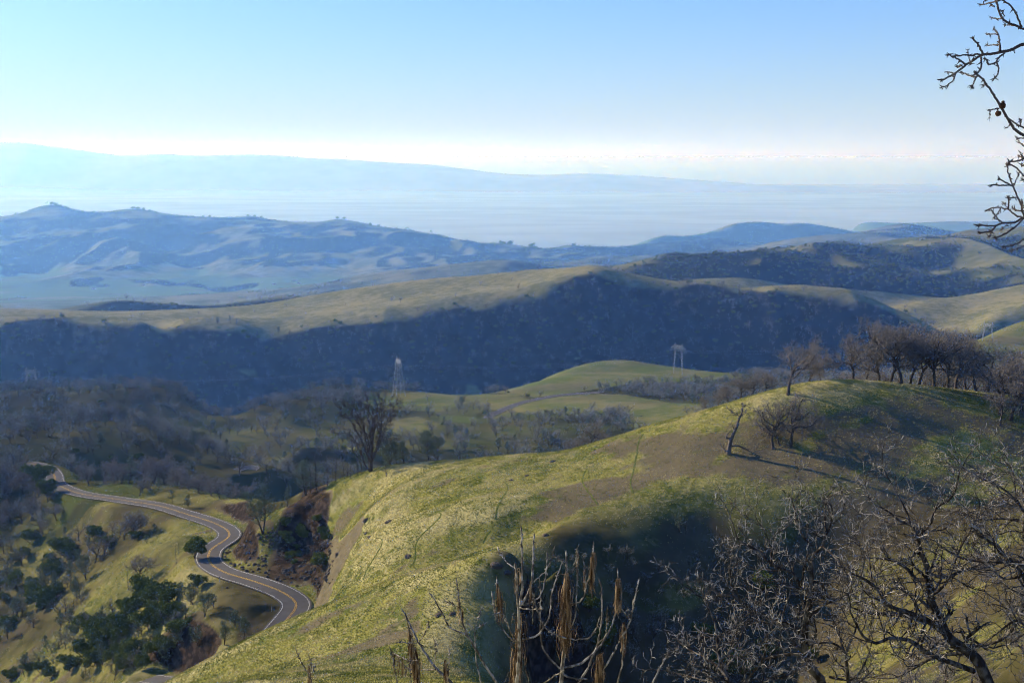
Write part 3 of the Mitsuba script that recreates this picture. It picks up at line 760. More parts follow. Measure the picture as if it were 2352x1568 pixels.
# the grove on the rounded hilltop
plant('bare_oak', 'oak_near', 1810, 911, 141, 'tall leafless oak standing alone on the left shoulder of the rounded hilltop', variant=1)
plant('bare_oak', 'oak_near', 1858, 884, 66, 'small leafless oak just right of the tall shoulder oak', Y=300)
plant('bare_oak', 'oak_near', 1886, 876, 66, 'reddish leafless oak between the shoulder oak and the hilltop grove', Y=302)
grove = [(1960, 872, 92, 301), (1990, 872, 70, 310), (2020, 880, 92, 306), (2045, 882, 118, 306), (2069, 886, 136, 301), (2092, 887, 100, 306), (2110, 889, 112, 308), (2147, 891, 127, 304), (2177, 894, 108, 306), (2194, 896, 122, 308), (2220, 896, 96, 314), (2243, 897, 104, 306), (2268, 900, 118, 312)]
for i, (u, v, px, Y) in enumerate(grove):
    plant('bare_oak', 'oak_near', u, v, px * 1.22, f'leafless oak in the hilltop grove, {ORD[i]} trunk from the left' if i != 4 else 'broadest leafless oak in the middle of the hilltop grove', Y=Y, group='oaks of the hilltop grove', variant=3 if i == 4 else None)
for i, (u, px, Y) in enumerate([(1945, 70, 325), (2005, 84, 330), (2060, 80, 332), (2130, 90, 334), (2165, 84, 330), (2210, 92, 335), (2255, 88, 330), (2290, 96, 335), (2330, 100, 330), (2352, 96, 325)]):
    plant('bare_oak', 'oak_near', u, 900, px, 'leafless oak half hidden behind the hilltop grove', Y=Y, group='oaks behind the hilltop grove')
for i, (u, v, px) in enumerate([(2296, 955, 165), (2322, 968, 150), (2347, 950, 160), (2296, 982, 90), (2375, 975, 170)]):
    plant('bare_oak', 'oak_near', u, v, px, f'dense leafless oak at the right edge below the grove, {ORD[i]} from the front left')
plant('bare_oak', 'oak_near', 1776, 1034, 128, 'slim leafless oak on the slope, left of a spreading pair', variant=0)
plant('bare_oak', 'oak_near', 1790, 1022, 70, 'small leafless oak between the two taller slope oaks', variant=2)
plant('bare_oak', 'oak_near', 1816, 1028, 134, 'spreading leafless oak on the slope casting a long shadow to the right', variant=4)
for i, (u, px, Y) in enumerate([(1620, 34, 300), (1648, 50, 303), (1672, 58, 302), (1700, 60, 300), (1730, 58, 300), (1755, 60, 300)]):
    plant('bare_oak', 'oak_near', u, 940, px, 'low leafless oak peeping over the hill crest left of the shoulder oak', Y=Y, group='oaks peeping over the crest')
plant('bare_oak', 'oak_near', 1356, 1024, 66, 'dark leafless oak rising behind the middle of the hill crest', Y=312, variant=2)
for i, (u, px, Y) in enumerate([(1310, 34, 315), (1335, 44, 318), (1385, 36, 316)]):
    plant('bare_oak', 'oak_near', u, 1030, px, 'low twiggy oak beside the dark oak behind the crest', Y=Y, group='twiggy oaks behind the crest')
# grey pines on the near hill and by the road cut
plant('grey_pine', 'pine_near', 604, 1229, 112, 'wispy grey pine leaning over the top of the rock cut by the road', variant=0)
plant('grey_pine', 'pine_near', 661, 1167, 50, 'small bushy grey pine on the bank behind the rock cut', variant=1)
plant('grey_pine', 'pine_near', 703, 1139, 88, 'grey pine at the left end of the row of burnt trunks', variant=2)
plant('grey_pine', 'pine_near', 887, 1096, 50, 'small sparse pine right of the fan-shaped tree', variant=1)
for i, (u, px, Y) in enumerate([(898, 66, 330), (912, 60, 334), (928, 58, 330), (986, 80, 326), (1004, 66, 328)]):
    plant('grey_pine', 'pine_near', u, 1075, px, f'grey pine behind the near crest, {ORD[i]} right of the fan-shaped tree', Y=Y)
plant('grey_pine', 'pine_mid', 527, 1144, 44, 'young grey pine on the bank above the road bend')
plant('grey_pine', 'pine_mid', 605, 1147, 30, 'short pine bush in the saddle behind the cut', Y=372)
plant('grey_pine', 'pine_mid', 644, 1133, 28, 'low rounded pine in the saddle behind the bank', Y=356)
plant('grey_pine', 'pine_mid', 296, 1108, 70, 'round-topped grey pine in the oak row behind the road', Y=478, variant=2)
plant('grey_pine', 'pine_mid', 365, 1132, 34, 'small grey pine on the sunny bank above the road')
for i, (u, v, px) in enumerate([(397, 1158, 34), (432, 1168, 32)]):
    plant('grey_pine', 'pine_mid', u, v, px, f'bushy young pine at the road cut, {ORD[i]} from the left')
# oaks along the road and the bank behind it
for i, (u, v, px, Y) in enumerate([(205, 1115, 60, 496), (238, 1112, 62, 490), (262, 1112, 58, 488), (279, 1114, 56, 482), (330, 1108, 62, 480), (354, 1106, 72, 474), (380, 1118, 56, 468), (397, 1122, 56, 460), (418, 1124, 50, 458), (434, 1132, 48, 448), (458, 1138, 52, 440), (466, 1136, 46, 446), (486, 1143, 44, 432), (505, 1146, 44, 426), (545, 1150, 40, 410), (566, 1152, 38, 404)]):
    plant('bare_oak', 'oak_near', u, v, px, f'leafless oak in the row behind the road, {ORD[i]} from the left', Y=Y, group='oaks in the row behind the road')
plant('bare_oak', 'oak_near', 326, 1132, 40, 'crooked small oak alone on the sunny bank above the road')
for u, v, px, lab in [(36, 1122, 78, 'big leafless oak at the left edge above the sunny slope'), (84, 1184, 54, 'dark leafless oak below the road at the left'), (97, 1230, 44, 'small dark oak on the shady left slope'), (66, 1120, 58, 'leafless oak left of where the road disappears'),
                      (285, 1241, 56, 'leftmost leafless oak of the clump below the road'), (304, 1238, 76, 'tallest leafless oak of the clump below the road'), (312, 1232, 56, 'third leafless oak of the clump below the road'), (321, 1336, 70, 'solitary leafless oak above the green bushes'),
                      (218, 1292, 60, 'dark leafless oak in the shadow on the middle of the slope'), (10, 1150, 44, 'small leafless oak at the very left edge')]:
    plant('bare_oak', 'oak_near', u, v, px, lab)
for i, (u, v, px) in enumerate([(-70, 1150, 84), (-45, 1180, 80), (-20, 1140, 76), (8, 1128, 70), (-90, 1230, 90), (52, 1135, 60), (-30, 1240, 84), (-60, 1300, 90), (110, 1160, 50), (76, 1150, 56), (22, 1200, 60), (130, 1200, 46), (-25, 1330, 80), (-50, 1420, 84)]):
    plant('bare_oak', 'oak_near', u, v, px, f'leafless oak of the shady stand at the left edge below the road, {ORD[i]}' if u > 0 else 'leafless oak standing just past the left edge', group='oaks at the left edge')
for u, v, w, lab in [(88, 1114, 44, 'dark dense oak bush hiding part of the road'), (112, 1140, 40, 'dark dense oak bush in front of the road bend at the left'), (446, 1284, 42, 'dark green round bush on the outside of the road bend'), (739, 1308, 30, 'round green bush at the foot of the grassy slope by the cut'), (455, 1354, 28, 'small dark bush on the grass below the road bend')]:
    plant('evergreen_bush', 'bush_near', u, v, w, lab, cat='bush')
for i, (u, v, px) in enumerate([(333, 1378, 48), (392, 1388, 40), (362, 1392, 46), (311, 1420, 44), (342, 1452, 50), (372, 1428, 46), (288, 1408, 34), (248, 1462, 44), (212, 1448, 28), (239, 1490, 46), (270, 1478, 44), (311, 1505, 42), (190, 1510, 40), (297, 1530, 38), (268, 1520, 36), (215, 1530, 34), (330, 1536, 30), (405, 1420, 34), (160, 1540, 34), (355, 1500, 34)]):
    plant('evergreen_bush', 'bush_near', u, v, px, f'dark green bush in the gully thicket below the road, {place(u, v)}', cat='bush', group='bushes of the gully thicket')
for i, (u, v, px) in enumerate([(198, 1332, 62), (163, 1354, 66), (176, 1374, 50), (95, 1360, 64), (75, 1382, 56), (130, 1372, 60), (442, 1390, 56), (470, 1420, 60), (236, 1530, 60), (455, 1486, 50), (560, 1466, 52), (516, 1484, 56), (336, 1248, 22), (356, 1228, 26), (490, 1400, 36), (420, 1380, 46), (540, 1440, 40), (380, 1530, 54), (410, 1500, 50), (40, 1420, 50), (18, 1470, 46), (140, 1450, 46), (110, 1500, 44), (60, 1540, 44)]):
    plant('grey_pine', 'pine_near' if i < 12 else 'pine_mid', u, v, px, f'wispy grey pine on the slope below the road, {place(u, v)}', group='grey pines on the slope below the road')

for i in range(560):
    u, v = PR.uniform(-20, 470), PR.uniform(1190, 1566)
    if v < 1230 + 0.0 * u or (u > 330 and v < 1300) or len([k for k in scene if k.startswith('shrub')]) > 210:
        continue
    p = foot(u, v)
    if nz(np.array([p[0]]), np.array([p[1]]), 26, 88)[0] + 0.25 * (v > 1380) < -0.02 or ROAD_TREE.query(p[:2])[0] < 9 or p[1] < 250:
        continue
    k = PR.uniform()
    plant('shrub', 'oak_mid' if k < .58 else 'pine_mid' if k < .84 else 'bush_near', u, v, PR.uniform(14, 46), f'{"bare twiggy shrub" if k < .58 else "small grey pine" if k < .84 else "low dark bush"} on the slope below the road, {place(u, v)}', cat='shrub', group='shrubs on the slope below the road')


# ------------------------------------------------------------------ woods further off
def assign(points, seed, pines):
    rng = np.random.default_rng(seed)
    w = rng.uniform(size=len(points))
    f = nz(points[:, 0], points[:, 1], 70, 61) * 0.5
    return np.where(w < pines + f * pines * 2, 'pine', np.where(w > 0.95 + 0.1 * f, 'bush', 'oak')), rng


def describe(p, what):
    u = project(p)[0]
    if p[1] < 590:
        w = 'in the hollow just behind the road' if u < 420 else 'in the hollow behind the road bends'
    elif p[1] < 790:
        w = 'on the knoll left of centre' if u < 300 else 'on the right side of the knoll' if u < 560 else 'in the gap right of the knoll'
    else:
        w = 'on the wooded hill at the left' if u < 480 else 'in the woods left of the lattice pylon' if u < 850 else 'in the woods below the lattice pylon' if u < 1150 else 'along the near edge of the meadows' if u < 1650 else 'behind the hilltop grove'
    return f'{what} {w}', f'{what}s {w}'


woods = np.vstack([scatter(455, 780, 0.012, 11), scatter(790, 1750, 0.0105, 12)])
what, rg = assign(woods, 13, 0.16)
order = np.argsort(woods[:, 1])
left_over, n_oak, n_pine = [], 0, 0
for i in order:
    p, k = woods[i], what[i]
    size = rg.uniform(0.7, 1.3) * (0.75 if k == 'pine' else 1)
    detail = 'mid'
    kd = f'{k}_{"far" if k == "bush" else detail}'
    key = f'{kd}{rg.integers(5 if k == "oak" else 3)}'
    if k == 'oak' and n_oak < 210:
        n_oak += 1
        lab, grp = describe(p, 'leafless grey oak')
        put('bare_oak', key, p, size, rg.uniform(0, 360), lab, 'tree', grp)
    elif k == 'pine' and n_pine < 200:
        n_pine += 1
        lab, grp = describe(p, 'pale grey-green pine')
        put('grey_pine', key, p, size, rg.uniform(0, 360), lab, 'tree', grp)
    else:
        left_over.append((key if detail == 'mid' else key, p, size * (0.6 if k == 'bush' else 1.0), rg.uniform(0, 6.28)))
mass('oak_wood', left_over, 'grey leafless woods covering the valley slopes round the meadows', 'woods')
face = np.vstack([scatter(1850, 2640, 0.0055, 21)])
rg = np.random.default_rng(22)
items = []
for p in face:
    k = 'pine' if rg.uniform() < 0.08 else 'bush' if rg.uniform() < 0.2 else 'oak'
    items.append((f'{k}_far{rg.integers(5 if k == "oak" else 3)}', p, rg.uniform(0.6, 1.5), rg.uniform(0, 6.28)))
mass('chaparral', items, 'dark woods and scrub on the shaded face of the long ridge', 'woods')
far = np.vstack([scatter(2950, 4200, 0.0035, 23, 0.05, 0.5), scatter(2950, 4200, 0.0012, 24, -0.5, 0.05), scatter(4200, 9000, 0.0010, 25)])
items = []
for p in far:
    k = 'bush' if rg.uniform() < 0.6 else 'oak'
    items.append((f'{k}_far{rg.integers(5 if k == "oak" else 3)}', p, rg.uniform(0.6, 1.25) * scale_at(p[1]), rg.uniform(0, 6.28)))
mass('scrub_wood', items, 'dark woods on the shaded sides of the hazy hills', 'woods')
print('trees', len(woods), n_oak, n_pine, len(face), len(far))
# trees on the ridge and on the far skylines
for u, v, px, lab in [(1236, 621, 15, 'lone round oak on the skyline of the long ridge'), (1187, 629, 12, 'second oak left of the ridge summit'), (1143, 632, 10, 'third oak left of the ridge summit'), (1378, 612, 16, 'tallest oak on the summit of the long ridge'),
                      (1364, 613, 9, 'small oak just left of the ridge summit oak'), (1396, 617, 12, 'oak just right of the ridge summit oak'), (1418, 628, 14, 'dark oak on the right shoulder of the ridge summit'), (1440, 634, 12, 'dark oak lower on the right shoulder of the summit'), (1580, 655, 18, 'wide bare oak on the ridge right of the summit'), (1662, 655, 12, 'small oak on the right end of the ridge crest'),
                      (707, 679, 12, 'left oak of the pair on the ridge skyline at left'), (725, 679, 14, 'right oak of the pair on the ridge skyline at left'), (856, 657, 7, 'tiny pale oak on the ridge skyline'), (657, 706, 9, 'lone crooked oak on the bare ridge top'), (900, 693, 15, 'left oak of two on the sunny ridge slope'), (920, 694, 15, 'right oak of two on the sunny ridge slope')]:
    plant('round_oak', 'oak_mid', u, v, px, lab)
for u, v, px in [(1421, 672, 26), (1446, 680, 16), (627, 882, 28), (688, 884, 14), (745, 842, 18), (1155, 740, 12), (1207, 740, 14), (1190, 762, 16), (1178, 756, 12), (980, 738, 14), (996, 742, 16), (955, 750, 12), (1302, 700, 22), (1380, 700, 24), (500, 745, 18), (530, 745, 20), (545, 750, 18), (240, 765, 18), (640, 770, 18), (590, 800, 14), (1010, 725, 12), (90, 780, 12), (60, 772, 12), (330, 790, 16), (1330, 705, 18), (1700, 690, 16), (820, 770, 16), (850, 780, 16), (880, 775, 14)]:
    plant('pale_tree', 'pine_mid', u, v, px, 'pale tree standing out on the dark wooded face of the ridge', group='pale trees on the dark ridge face')
for u, v, px in [(108, 470, 6), (118, 471, 7), (128, 473, 7), (137, 476, 6), (150, 480, 6), (175, 487, 5), (190, 490, 5), (215, 490, 5), (36, 494, 5), (306, 481, 6), (318, 483, 7), (330, 485, 7), (343, 488, 6), (356, 491, 5), (467, 500, 5), (482, 500, 5), (570, 499, 5), (585, 499, 5), (600, 501, 5), (775, 504, 6), (790, 505, 6), (850, 519, 6), (870, 521, 5), (935, 527, 5), (990, 536, 6), (1150, 563, 9), (1158, 563, 8), (1172, 564, 10), (1222, 572, 12), (1230, 573, 8), (1317, 567, 7)]:
    plant('distant_tree', 'bush_far', u, v, px, 'dark tree on the skyline of the hazy left range', group='trees on the skyline of the left range')
plant('distant_tree', 'oak_far', 1031, 545, 11, 'tall dark tree alone on the falling skyline of the left range')
for u, v, px in [(200, 704, 14), (270, 694, 16), (292, 692, 22), (310, 696, 16), (330, 700, 20), (350, 702, 14), (420, 700, 12), (505, 700, 14), (532, 697, 14), (565, 692, 12), (600, 688, 12), (620, 690, 14), (650, 688, 10), (1505, 586, 9), (1550, 580, 7), (1565, 581, 8), (1610, 592, 7), (1750, 574, 6), (1912, 578, 7), (2030, 556, 7), (2085, 549, 8), (2010, 562, 6), (2112, 549, 6), (2300, 528, 8), (2320, 526, 9)]:
    plant('grey_oak', 'oak_far', u, v, px, 'small grey oak on a hill behind the long ridge', group='oaks on the hills behind the ridge')
for i in range(56):
    u = 1392 + 14 * i + PR.uniform(-6, 6)
    v = float(np.interp(u, [1380, 1430, 1530, 1650, 1780, 1900, 2000, 2100, 2170], [610, 625, 646, 654, 655, 660, 680, 718, 768])) + PR.uniform(0, 16)
    plant('grey_oak', 'oak_mid', u, v, PR.uniform(6, 15), 'small bare oak of the tree line along the right half of the long ridge crest', group='oaks along the ridge crest')
for i in range(26):
    u = PR.uniform(20, 1250)
    v = float(np.interp(u, [0, 350, 650, 800, 1000, 1250], [712, 718, 704, 672, 646, 622])) + PR.uniform(2, 50)
    plant('grey_oak', 'oak_mid', u, v, PR.uniform(6, 13), 'small bare oak standing on the open top of the long ridge', group='oaks on the open ridge top')


# ------------------------------------------------------------------ roads: asphalt, edge lines, double centre line
matte('asphalt', lambda p, n, uv: MIX((0.062, 0.060, 0.062), (0.135, 0.130, 0.130), FB(p.x / 1.5, p.y / 1.5, 0.5, 3) * 0.5 + 0.5 * FB(p.x / 9, p.y / 9, 0.5, 2)))
matte('white_paint', lambda p, n, uv: MIX((0.30, 0.30, 0.29), (0.55, 0.55, 0.54), FB(p.x, p.y, 0.5, 2)))
matte('yellow_paint', lambda p, n, uv: MIX((0.32, 0.20, 0.05), (0.54, 0.34, 0.08), FB(p.x, p.y, 0.5, 2)))


def ribbon(line, a, b, lift):
    t = unit(np.gradient(line[:, :2], axis=0))
    nrm = np.stack([t[:, 1], -t[:, 0], t[:, 0] * 0], 1)
    L, R = line + nrm * a, line + nrm * b
    v = np.stack([L, R], 1).reshape(-1, 3) + [0, 0, lift]
    i = np.arange(len(line) - 1) * 2
    f = np.concatenate([np.stack([i, i + 1, i + 3], 1), np.stack([i, i + 3, i + 2], 1)])
    return trimesh.Trimesh(v, f, process=False)


for i, (line, w, lab) in enumerate(zip(ROADS, (6.8, 5.5, 7.5, 5.0), ('winding two-lane asphalt road with white edge lines and a yellow double centre line', 'small bend of the road showing between the woods', 'pale straight stretch of road crossing the far meadow', 'short stretch of road low in the gully at the bottom'))):
    k = numbered('road')
    scene[k] = mikit.ply(ribbon(line, -w / 2 - 0.5, w / 2 + 0.5, 0.02), 'asphalt', smooth=True)
    labels[k] = {'label': lab, 'category': 'road', 'kind': 'structure'}
    lw = 0.17 if i != 2 else 0.14
    scene[f'{k}__edge_line'] = mikit.ply(ribbon(line, -w / 2, -w / 2 + lw, 0.045), 'white_paint', smooth=True)
    scene[f'{k}__edge_line_001'] = mikit.ply(ribbon(line, w / 2 - lw, w / 2, 0.045), 'white_paint', smooth=True)
    if i == 0:
        scene[f'{k}__centre_line'] = mikit.ply(ribbon(line, -0.27, -0.10, 0.045), 'yellow_paint', smooth=True)
        scene[f'{k}__centre_line_001'] = mikit.ply(ribbon(line, 0.10, 0.27, 0.045), 'yellow_paint', smooth=True)

# ------------------------------------------------------------------ stones
def stone(seed, flat=0.7):
    rng = np.random.default_rng(seed)
    m = trimesh.creation.icosphere(3)
    v = m.vertices * [1, 0.8, flat]
    d = meshkit.fbm(v * 1.3 + seed, 3, seed) - 0.5
    c = np.round(meshkit.noise(v * 1.9 + seed, seed + 3) * 3) / 3 - 0.5
    m.vertices = v * (1 + 0.7 * d + 0.35 * c)[:, None]
    return m


matte('stone', lambda p, n, uv: MIX((0.050, 0.043, 0.037), (0.150, 0.130, 0.108), FB(p.x * 1.1, p.y * 1.1, p.z * 1.1, 3)))
matte('pale_stone', lambda p, n, uv: MIX((0.10, 0.095, 0.085), (0.28, 0.26, 0.23), FB(p.x * 1.5, p.y * 1.5, p.z * 1.5, 3)))
for k in range(3):
    scene[f'rock{k}_source'] = {'type': 'shapegroup', 'stone': mikit.ply(stone(900 + k), 'stone', smooth=35)}
ROCKS = [(938, 1279, 11, 'black boulder alone on the sunny slope'), (1253, 1232, 9, 'dark rock at the top of the shaded hollow'), (842, 1196, 9, 'dark outcrop on the slope, left of two'), (895, 1200, 10, 'dark outcrop on the slope, right of two'), (842, 1224, 6, 'small dark rock below the two outcrops'),
         (850, 1234, 6, 'lowest small dark rock on the brown slope'), (776, 1274, 10, 'dark rock beside the gully above the round bush'), (576, 1226, 5, 'small rock on the lip of the road cut'), (1010, 1410, 11, 'dark outcrop low on the slope left of the dead pines'), (1040, 1414, 9, 'second dark rock left of the dead pines'),
         (1140, 1310, 13, 'rough dark outcrop at the edge of the hollow'), (1165, 1330, 10, 'rock just below the rough outcrop at the hollow'), (1175, 1105, 7, 'dark earth clod on the brown scar of the slope'), (1270, 1062, 8, 'rock on the brown scar below the crest'), (1210, 1095, 7, 'middle rock on the brown scar')]
for u, v, r, lab in ROCKS:
    p = foot(u, v)
    s = r / F * math.hypot(p[1], p[2])
    k = numbered('boulder')
    scene[k] = {'type': 'instance', 'g': {'type': 'ref', 'id': f'rock{PR.integers(3)}_source'}, 'to_world': T().translate([float(p[0]), float(p[1]), float(p[2] - 0.2 * s)]).rotate([0, 0, 1], float(PR.uniform(0, 360))).scale([float(s), float(s), float(s * 0.8)])}
    labels[k] = {'label': lab, 'category': 'rock'}
rub = []
for _ in range(420):
    u, v = PR.uniform(515, 765), PR.uniform(1215, 1350)
    p = foot(u, v)
    d = ROAD_TREE.query(p[:2])[0]
    if 4.5 < d < 38 and v > 1236 - (u - 520) * 0.1:
        m = stone(int(PR.integers(12)), 0.8)
        m.apply_scale(PR.uniform(0.12, 0.75) ** 1.3); m.apply_transform(trimesh.transformations.random_rotation_matrix(PR.uniform(size=3)))
        m.apply_translation(p + [0, 0, 0.05]); rub.append(m.simplify_quadric_decimation(0.9) if False else m)
scene['rubble'] = mikit.ply(trimesh.util.concatenate(rub), 'stone', smooth=35)
labels['rubble'] = {'label': 'broken rock and earth clods on the face of the road cut', 'category': 'rubble', 'kind': 'stuff'}

# ------------------------------------------------------------------ roadside posts
for u, v, lab in [(486, 1222, 'thin white marker post on the outside of the upper bend'), (505, 1337, 'thin white marker post below the tight bend'), (593, 1358, 'thin white marker post midway along the lower road'), (624, 1408, 'thin white marker post at the nearest bend'), (436, 1202, 'thin white marker post before the upper bend'), (405, 1191, 'thin white marker post on the straight'), (141, 1108, 'thin white marker post at the far left bend')]:
    p = foot(u, v)
    k = numbered('marker_post')
    b = trimesh.creation.box([0.14, 0.1, 1.5]); b.apply_translation(p + [0, 0, 0.6])
    c = trimesh.creation.box([0.15, 0.11, 0.22]); c.apply_translation(p + [0, 0, 1.2])
    scene[k] = mikit.ply(b, 'white_paint')
    scene[k + '__reflector'] = mikit.ply(c, 'asphalt')
    labels[k] = {'label': lab, 'category': 'post', 'group': 'marker posts along the road'}

# ------------------------------------------------------------------ pylons and their lines
scene['galvanised'] = {'type': 'twosided', 'b': {'type': 'principled', 'base_color': rgb((0.36, 0.37, 0.38)), 'metallic': 0.25, 'roughness': 0.55}}


def bars(pairs, r):
    return tubes([(np.array([a, b], float), np.array([r, r])) for a, b in pairs], 4)


def zigzag(a0, a1, b0, b1, n):
    """Bracing between two legs."""
    a = [np.array(a0) + (np.array(a1) - a0) * k / n for k in range(n + 1)]
    b = [np.array(b0) + (np.array(b1) - b0) * k / n for k in range(n + 1)]
    return [(a[k], b[k + 1]) if k % 2 else (b[k], a[k + 1]) for k in range(n)] + [(a[k], b[k]) for k in range(1, n)]


def pylon_top(key, c, d, half, h, hang):
    """The cross-arm truss with its peaks and insulators; returns where the wires hang."""
    d = np.array([*d, 0.0]); up = np.array([0, 0, 1.0]); s = np.array([-d[1], d[0], 0]) * 0.9
    L, R = c - d * half, c + d * half
    l2, r2 = c - d * half * 0.5 + up * h, c + d * half * 0.5 + up * h
    pr = []
    for o in (s, -s):
        pr += [(L, R)] if False else [(L + o * 0, c - d * half * 0.5 + o), (c - d * half * 0.5 + o, c + d * half * 0.5 + o), (c + d * half * 0.5 + o, R)]
        pr += [(L, l2 + o * 0.4), (l2 + o * 0.4, r2 + o * 0.4), (r2 + o * 0.4, R)]
        pr += zigzag(c - d * half * 0.5 + o, c + d * half * 0.5 + o, l2 + o * 0.4, r2 + o * 0.4, 5)
    scene[key + '__crossarm'] = mikit.ply(bars(pr, 0.11), 'galvanised')
    peaks = []
    for q, sg in ((l2, -1), (r2, 1)):
        t = q + up * 3.2 - d * 1.2 * sg * 0.4
        peaks += [(q - d * 1.0 + up * -.1, t), (q + d * 1.0 + up * -.1, t), (q + s - up * h, t), (q - s - up * h, t)]
    scene[key + '__earth_peak'] = mikit.ply(bars(peaks, 0.09), 'galvanised')
    labels[key + '__earth_peak'] = {'kind': 'stuff'}
    ends = [L - up * hang, c - up * hang * 0.9, R - up * hang]
    for a, e in ((L, ends[0]), (R, ends[2])):
        scene[numbered(key + '__insulator')] = mikit.ply(bars([(a, e)], 0.13), 'galvanised')
    scene[numbered(key + '__insulator')] = mikit.ply(bars([(c - d * half * 0.28, ends[1]), (c + d * half * 0.28, ends[1])], 0.13), 'galvanised')
    return ends


def portal(u, v, Y, h, label, half=11.5, d=(0.66, -0.75), vtop=None):
    p = foot(u, v, Y)
    if vtop is not None:
        h = bearing(u, vtop)[1] * p[1] - p[2]
    key = numbered('pylon')
    D = np.array([*d, 0])
    c = p + [0, 0, h]
    for sg in (-1, 1):
        base = p + D * sg * 7.0
        base[2] = ground_at(base[0], base[1]) - 0.3
        top = c + D * sg * half * 0.42
        w0, w1 = 0.35, 0.95
        o = [np.array([a, b, 0.0]) for a in (-1, 1) for b in (-1, 1)]
        mid = base + (top - base) * 0.85
        pr = []
        for q in o:
            pr += [(base + q * w0, mid + q * 0.55), (mid + q * 0.55, top + q * w1)]
        br = []
        for i, j in ((0, 1), (1, 3), (3, 2), (2, 0)):
            br += zigzag(base + o[i] * w0, mid + o[i] * 0.55, base + o[j] * w0, mid + o[j] * 0.55, 16)
        scene[numbered(key + '__leg')] = mikit.ply(trimesh.util.concatenate([bars(pr, 0.11), bars(br, 0.05)]), 'galvanised')
    labels[key] = {'label': label, 'category': 'pylon'}
    return pylon_top(key, c, d, half, 2.9, 4.2)


def four_leg(u, v, h, label, d=(0.45, -0.89)):
    p = foot(u, v)
    key = numbered('pylon')
    c4 = [np.array(q) for q in ((-6.8, -0.8, 0), (-1.6, -6.6, 0), (7.0, 0.9, 0), (1.7, 6.5, 0))]
    hh = h - 3.0
    feet, tops = [], []
    for q in c4:
        b = p + q
        b[2] = ground_at(b[0], b[1]) - 0.3
        feet.append(b); tops.append(p + q * 0.36 + [0, 0, hh])
    for b, t in zip(feet, tops):
        scene[numbered(key + '__leg')] = mikit.ply(bars([(b, t)], 0.20), 'galvanised')
    br = []
    for i, j in ((0, 1), (1, 2), (2, 3), (3, 0)):
        ka = [feet[i] + (tops[i] - feet[i]) * k for k in (0.02, 0.33, 0.5, 0.64, 0.76, 0.87, 1)]
        kb = [feet[j] + (tops[j] - feet[j]) * k for k in (0.02, 0.33, 0.5, 0.64, 0.76, 0.87, 1)]
        m = (ka[1] + kb[1]) / 2
        br += [(ka[0], m), (kb[0], m), (ka[1], kb[1]), (ka[6], kb[6])]
        for k in range(1, 6):
            br.append((ka[k], kb[k + 1]))
        for f in (0.25, 0.5, 0.75):
            br += [(ka[0] + (ka[1] - ka[0]) * f, ka[0] + (m - ka[0]) * (f + 0.12)), (kb[0] + (kb[1] - kb[0]) * f, kb[0] + (m - kb[0]) * (f + 0.12))]
    scene[key + '__bracing'] = mikit.ply(bars(br, 0.06), 'galvanised')
    labels[key] = {'label': label, 'category': 'pylon'}
    return pylon_top(key, p + [0, 0, hh + 0.3], d, 8.5, 2.6, 3.5)


E1 = portal(73, 890, 1210, 30, 'pylon whose top just shows above the woods at the far left', half=9, d=(0.75, 0.66), vtop=856)
E2 = four_leg(916, 911, 40.0, 'four-legged lattice pylon on the grassy knoll in the middle distance')
E3 = portal(1557, 860, 1440, 31, 'two-legged portal pylon on the green hilltop right of centre', vtop=799)
E4 = portal(2267, 800, 1535, 31, 'two-legged portal pylon above the grove at the right edge', vtop=749)
E0 = [e + np.array([-420.0, -60.0, -38.0]) for e in E1]
E5 = [e + np.array([430.0, 160.0, 30.0]) for e in E4]
scene['cable'] = {'type': 'diffuse', 'reflectance': rgb((0.35, 0.36, 0.38))}
for a, b, where in ((E0, E1, 'running left from the far left pylon'), (E1, E2, 'between the far left pylon and the lattice pylon'), (E2, E3, 'between the lattice pylon and the portal pylon on the green hill'), (E3, E4, 'between the two portal pylons'), (E4, E5, 'running right from the rightmost pylon')):
    for i, nm in enumerate(('left', 'middle', 'right')):
        t = np.linspace(0, 1, 41)[:, None]
        w = a[i] * (1 - t) + b[i] * t
        w[:, 2] -= 4 * 13 * (t * (1 - t))[:, 0] * np.linalg.norm(b[i] - a[i]) / 500
        k = numbered('power_line')
        scene[k] = mikit.ply(tubes([(w, np.full(41, 0.055))], 3), 'cable', smooth=True)
        labels[k] = {'label': f'{nm} wire {where}', 'category': 'power line', 'group': 'wires of the power line'}

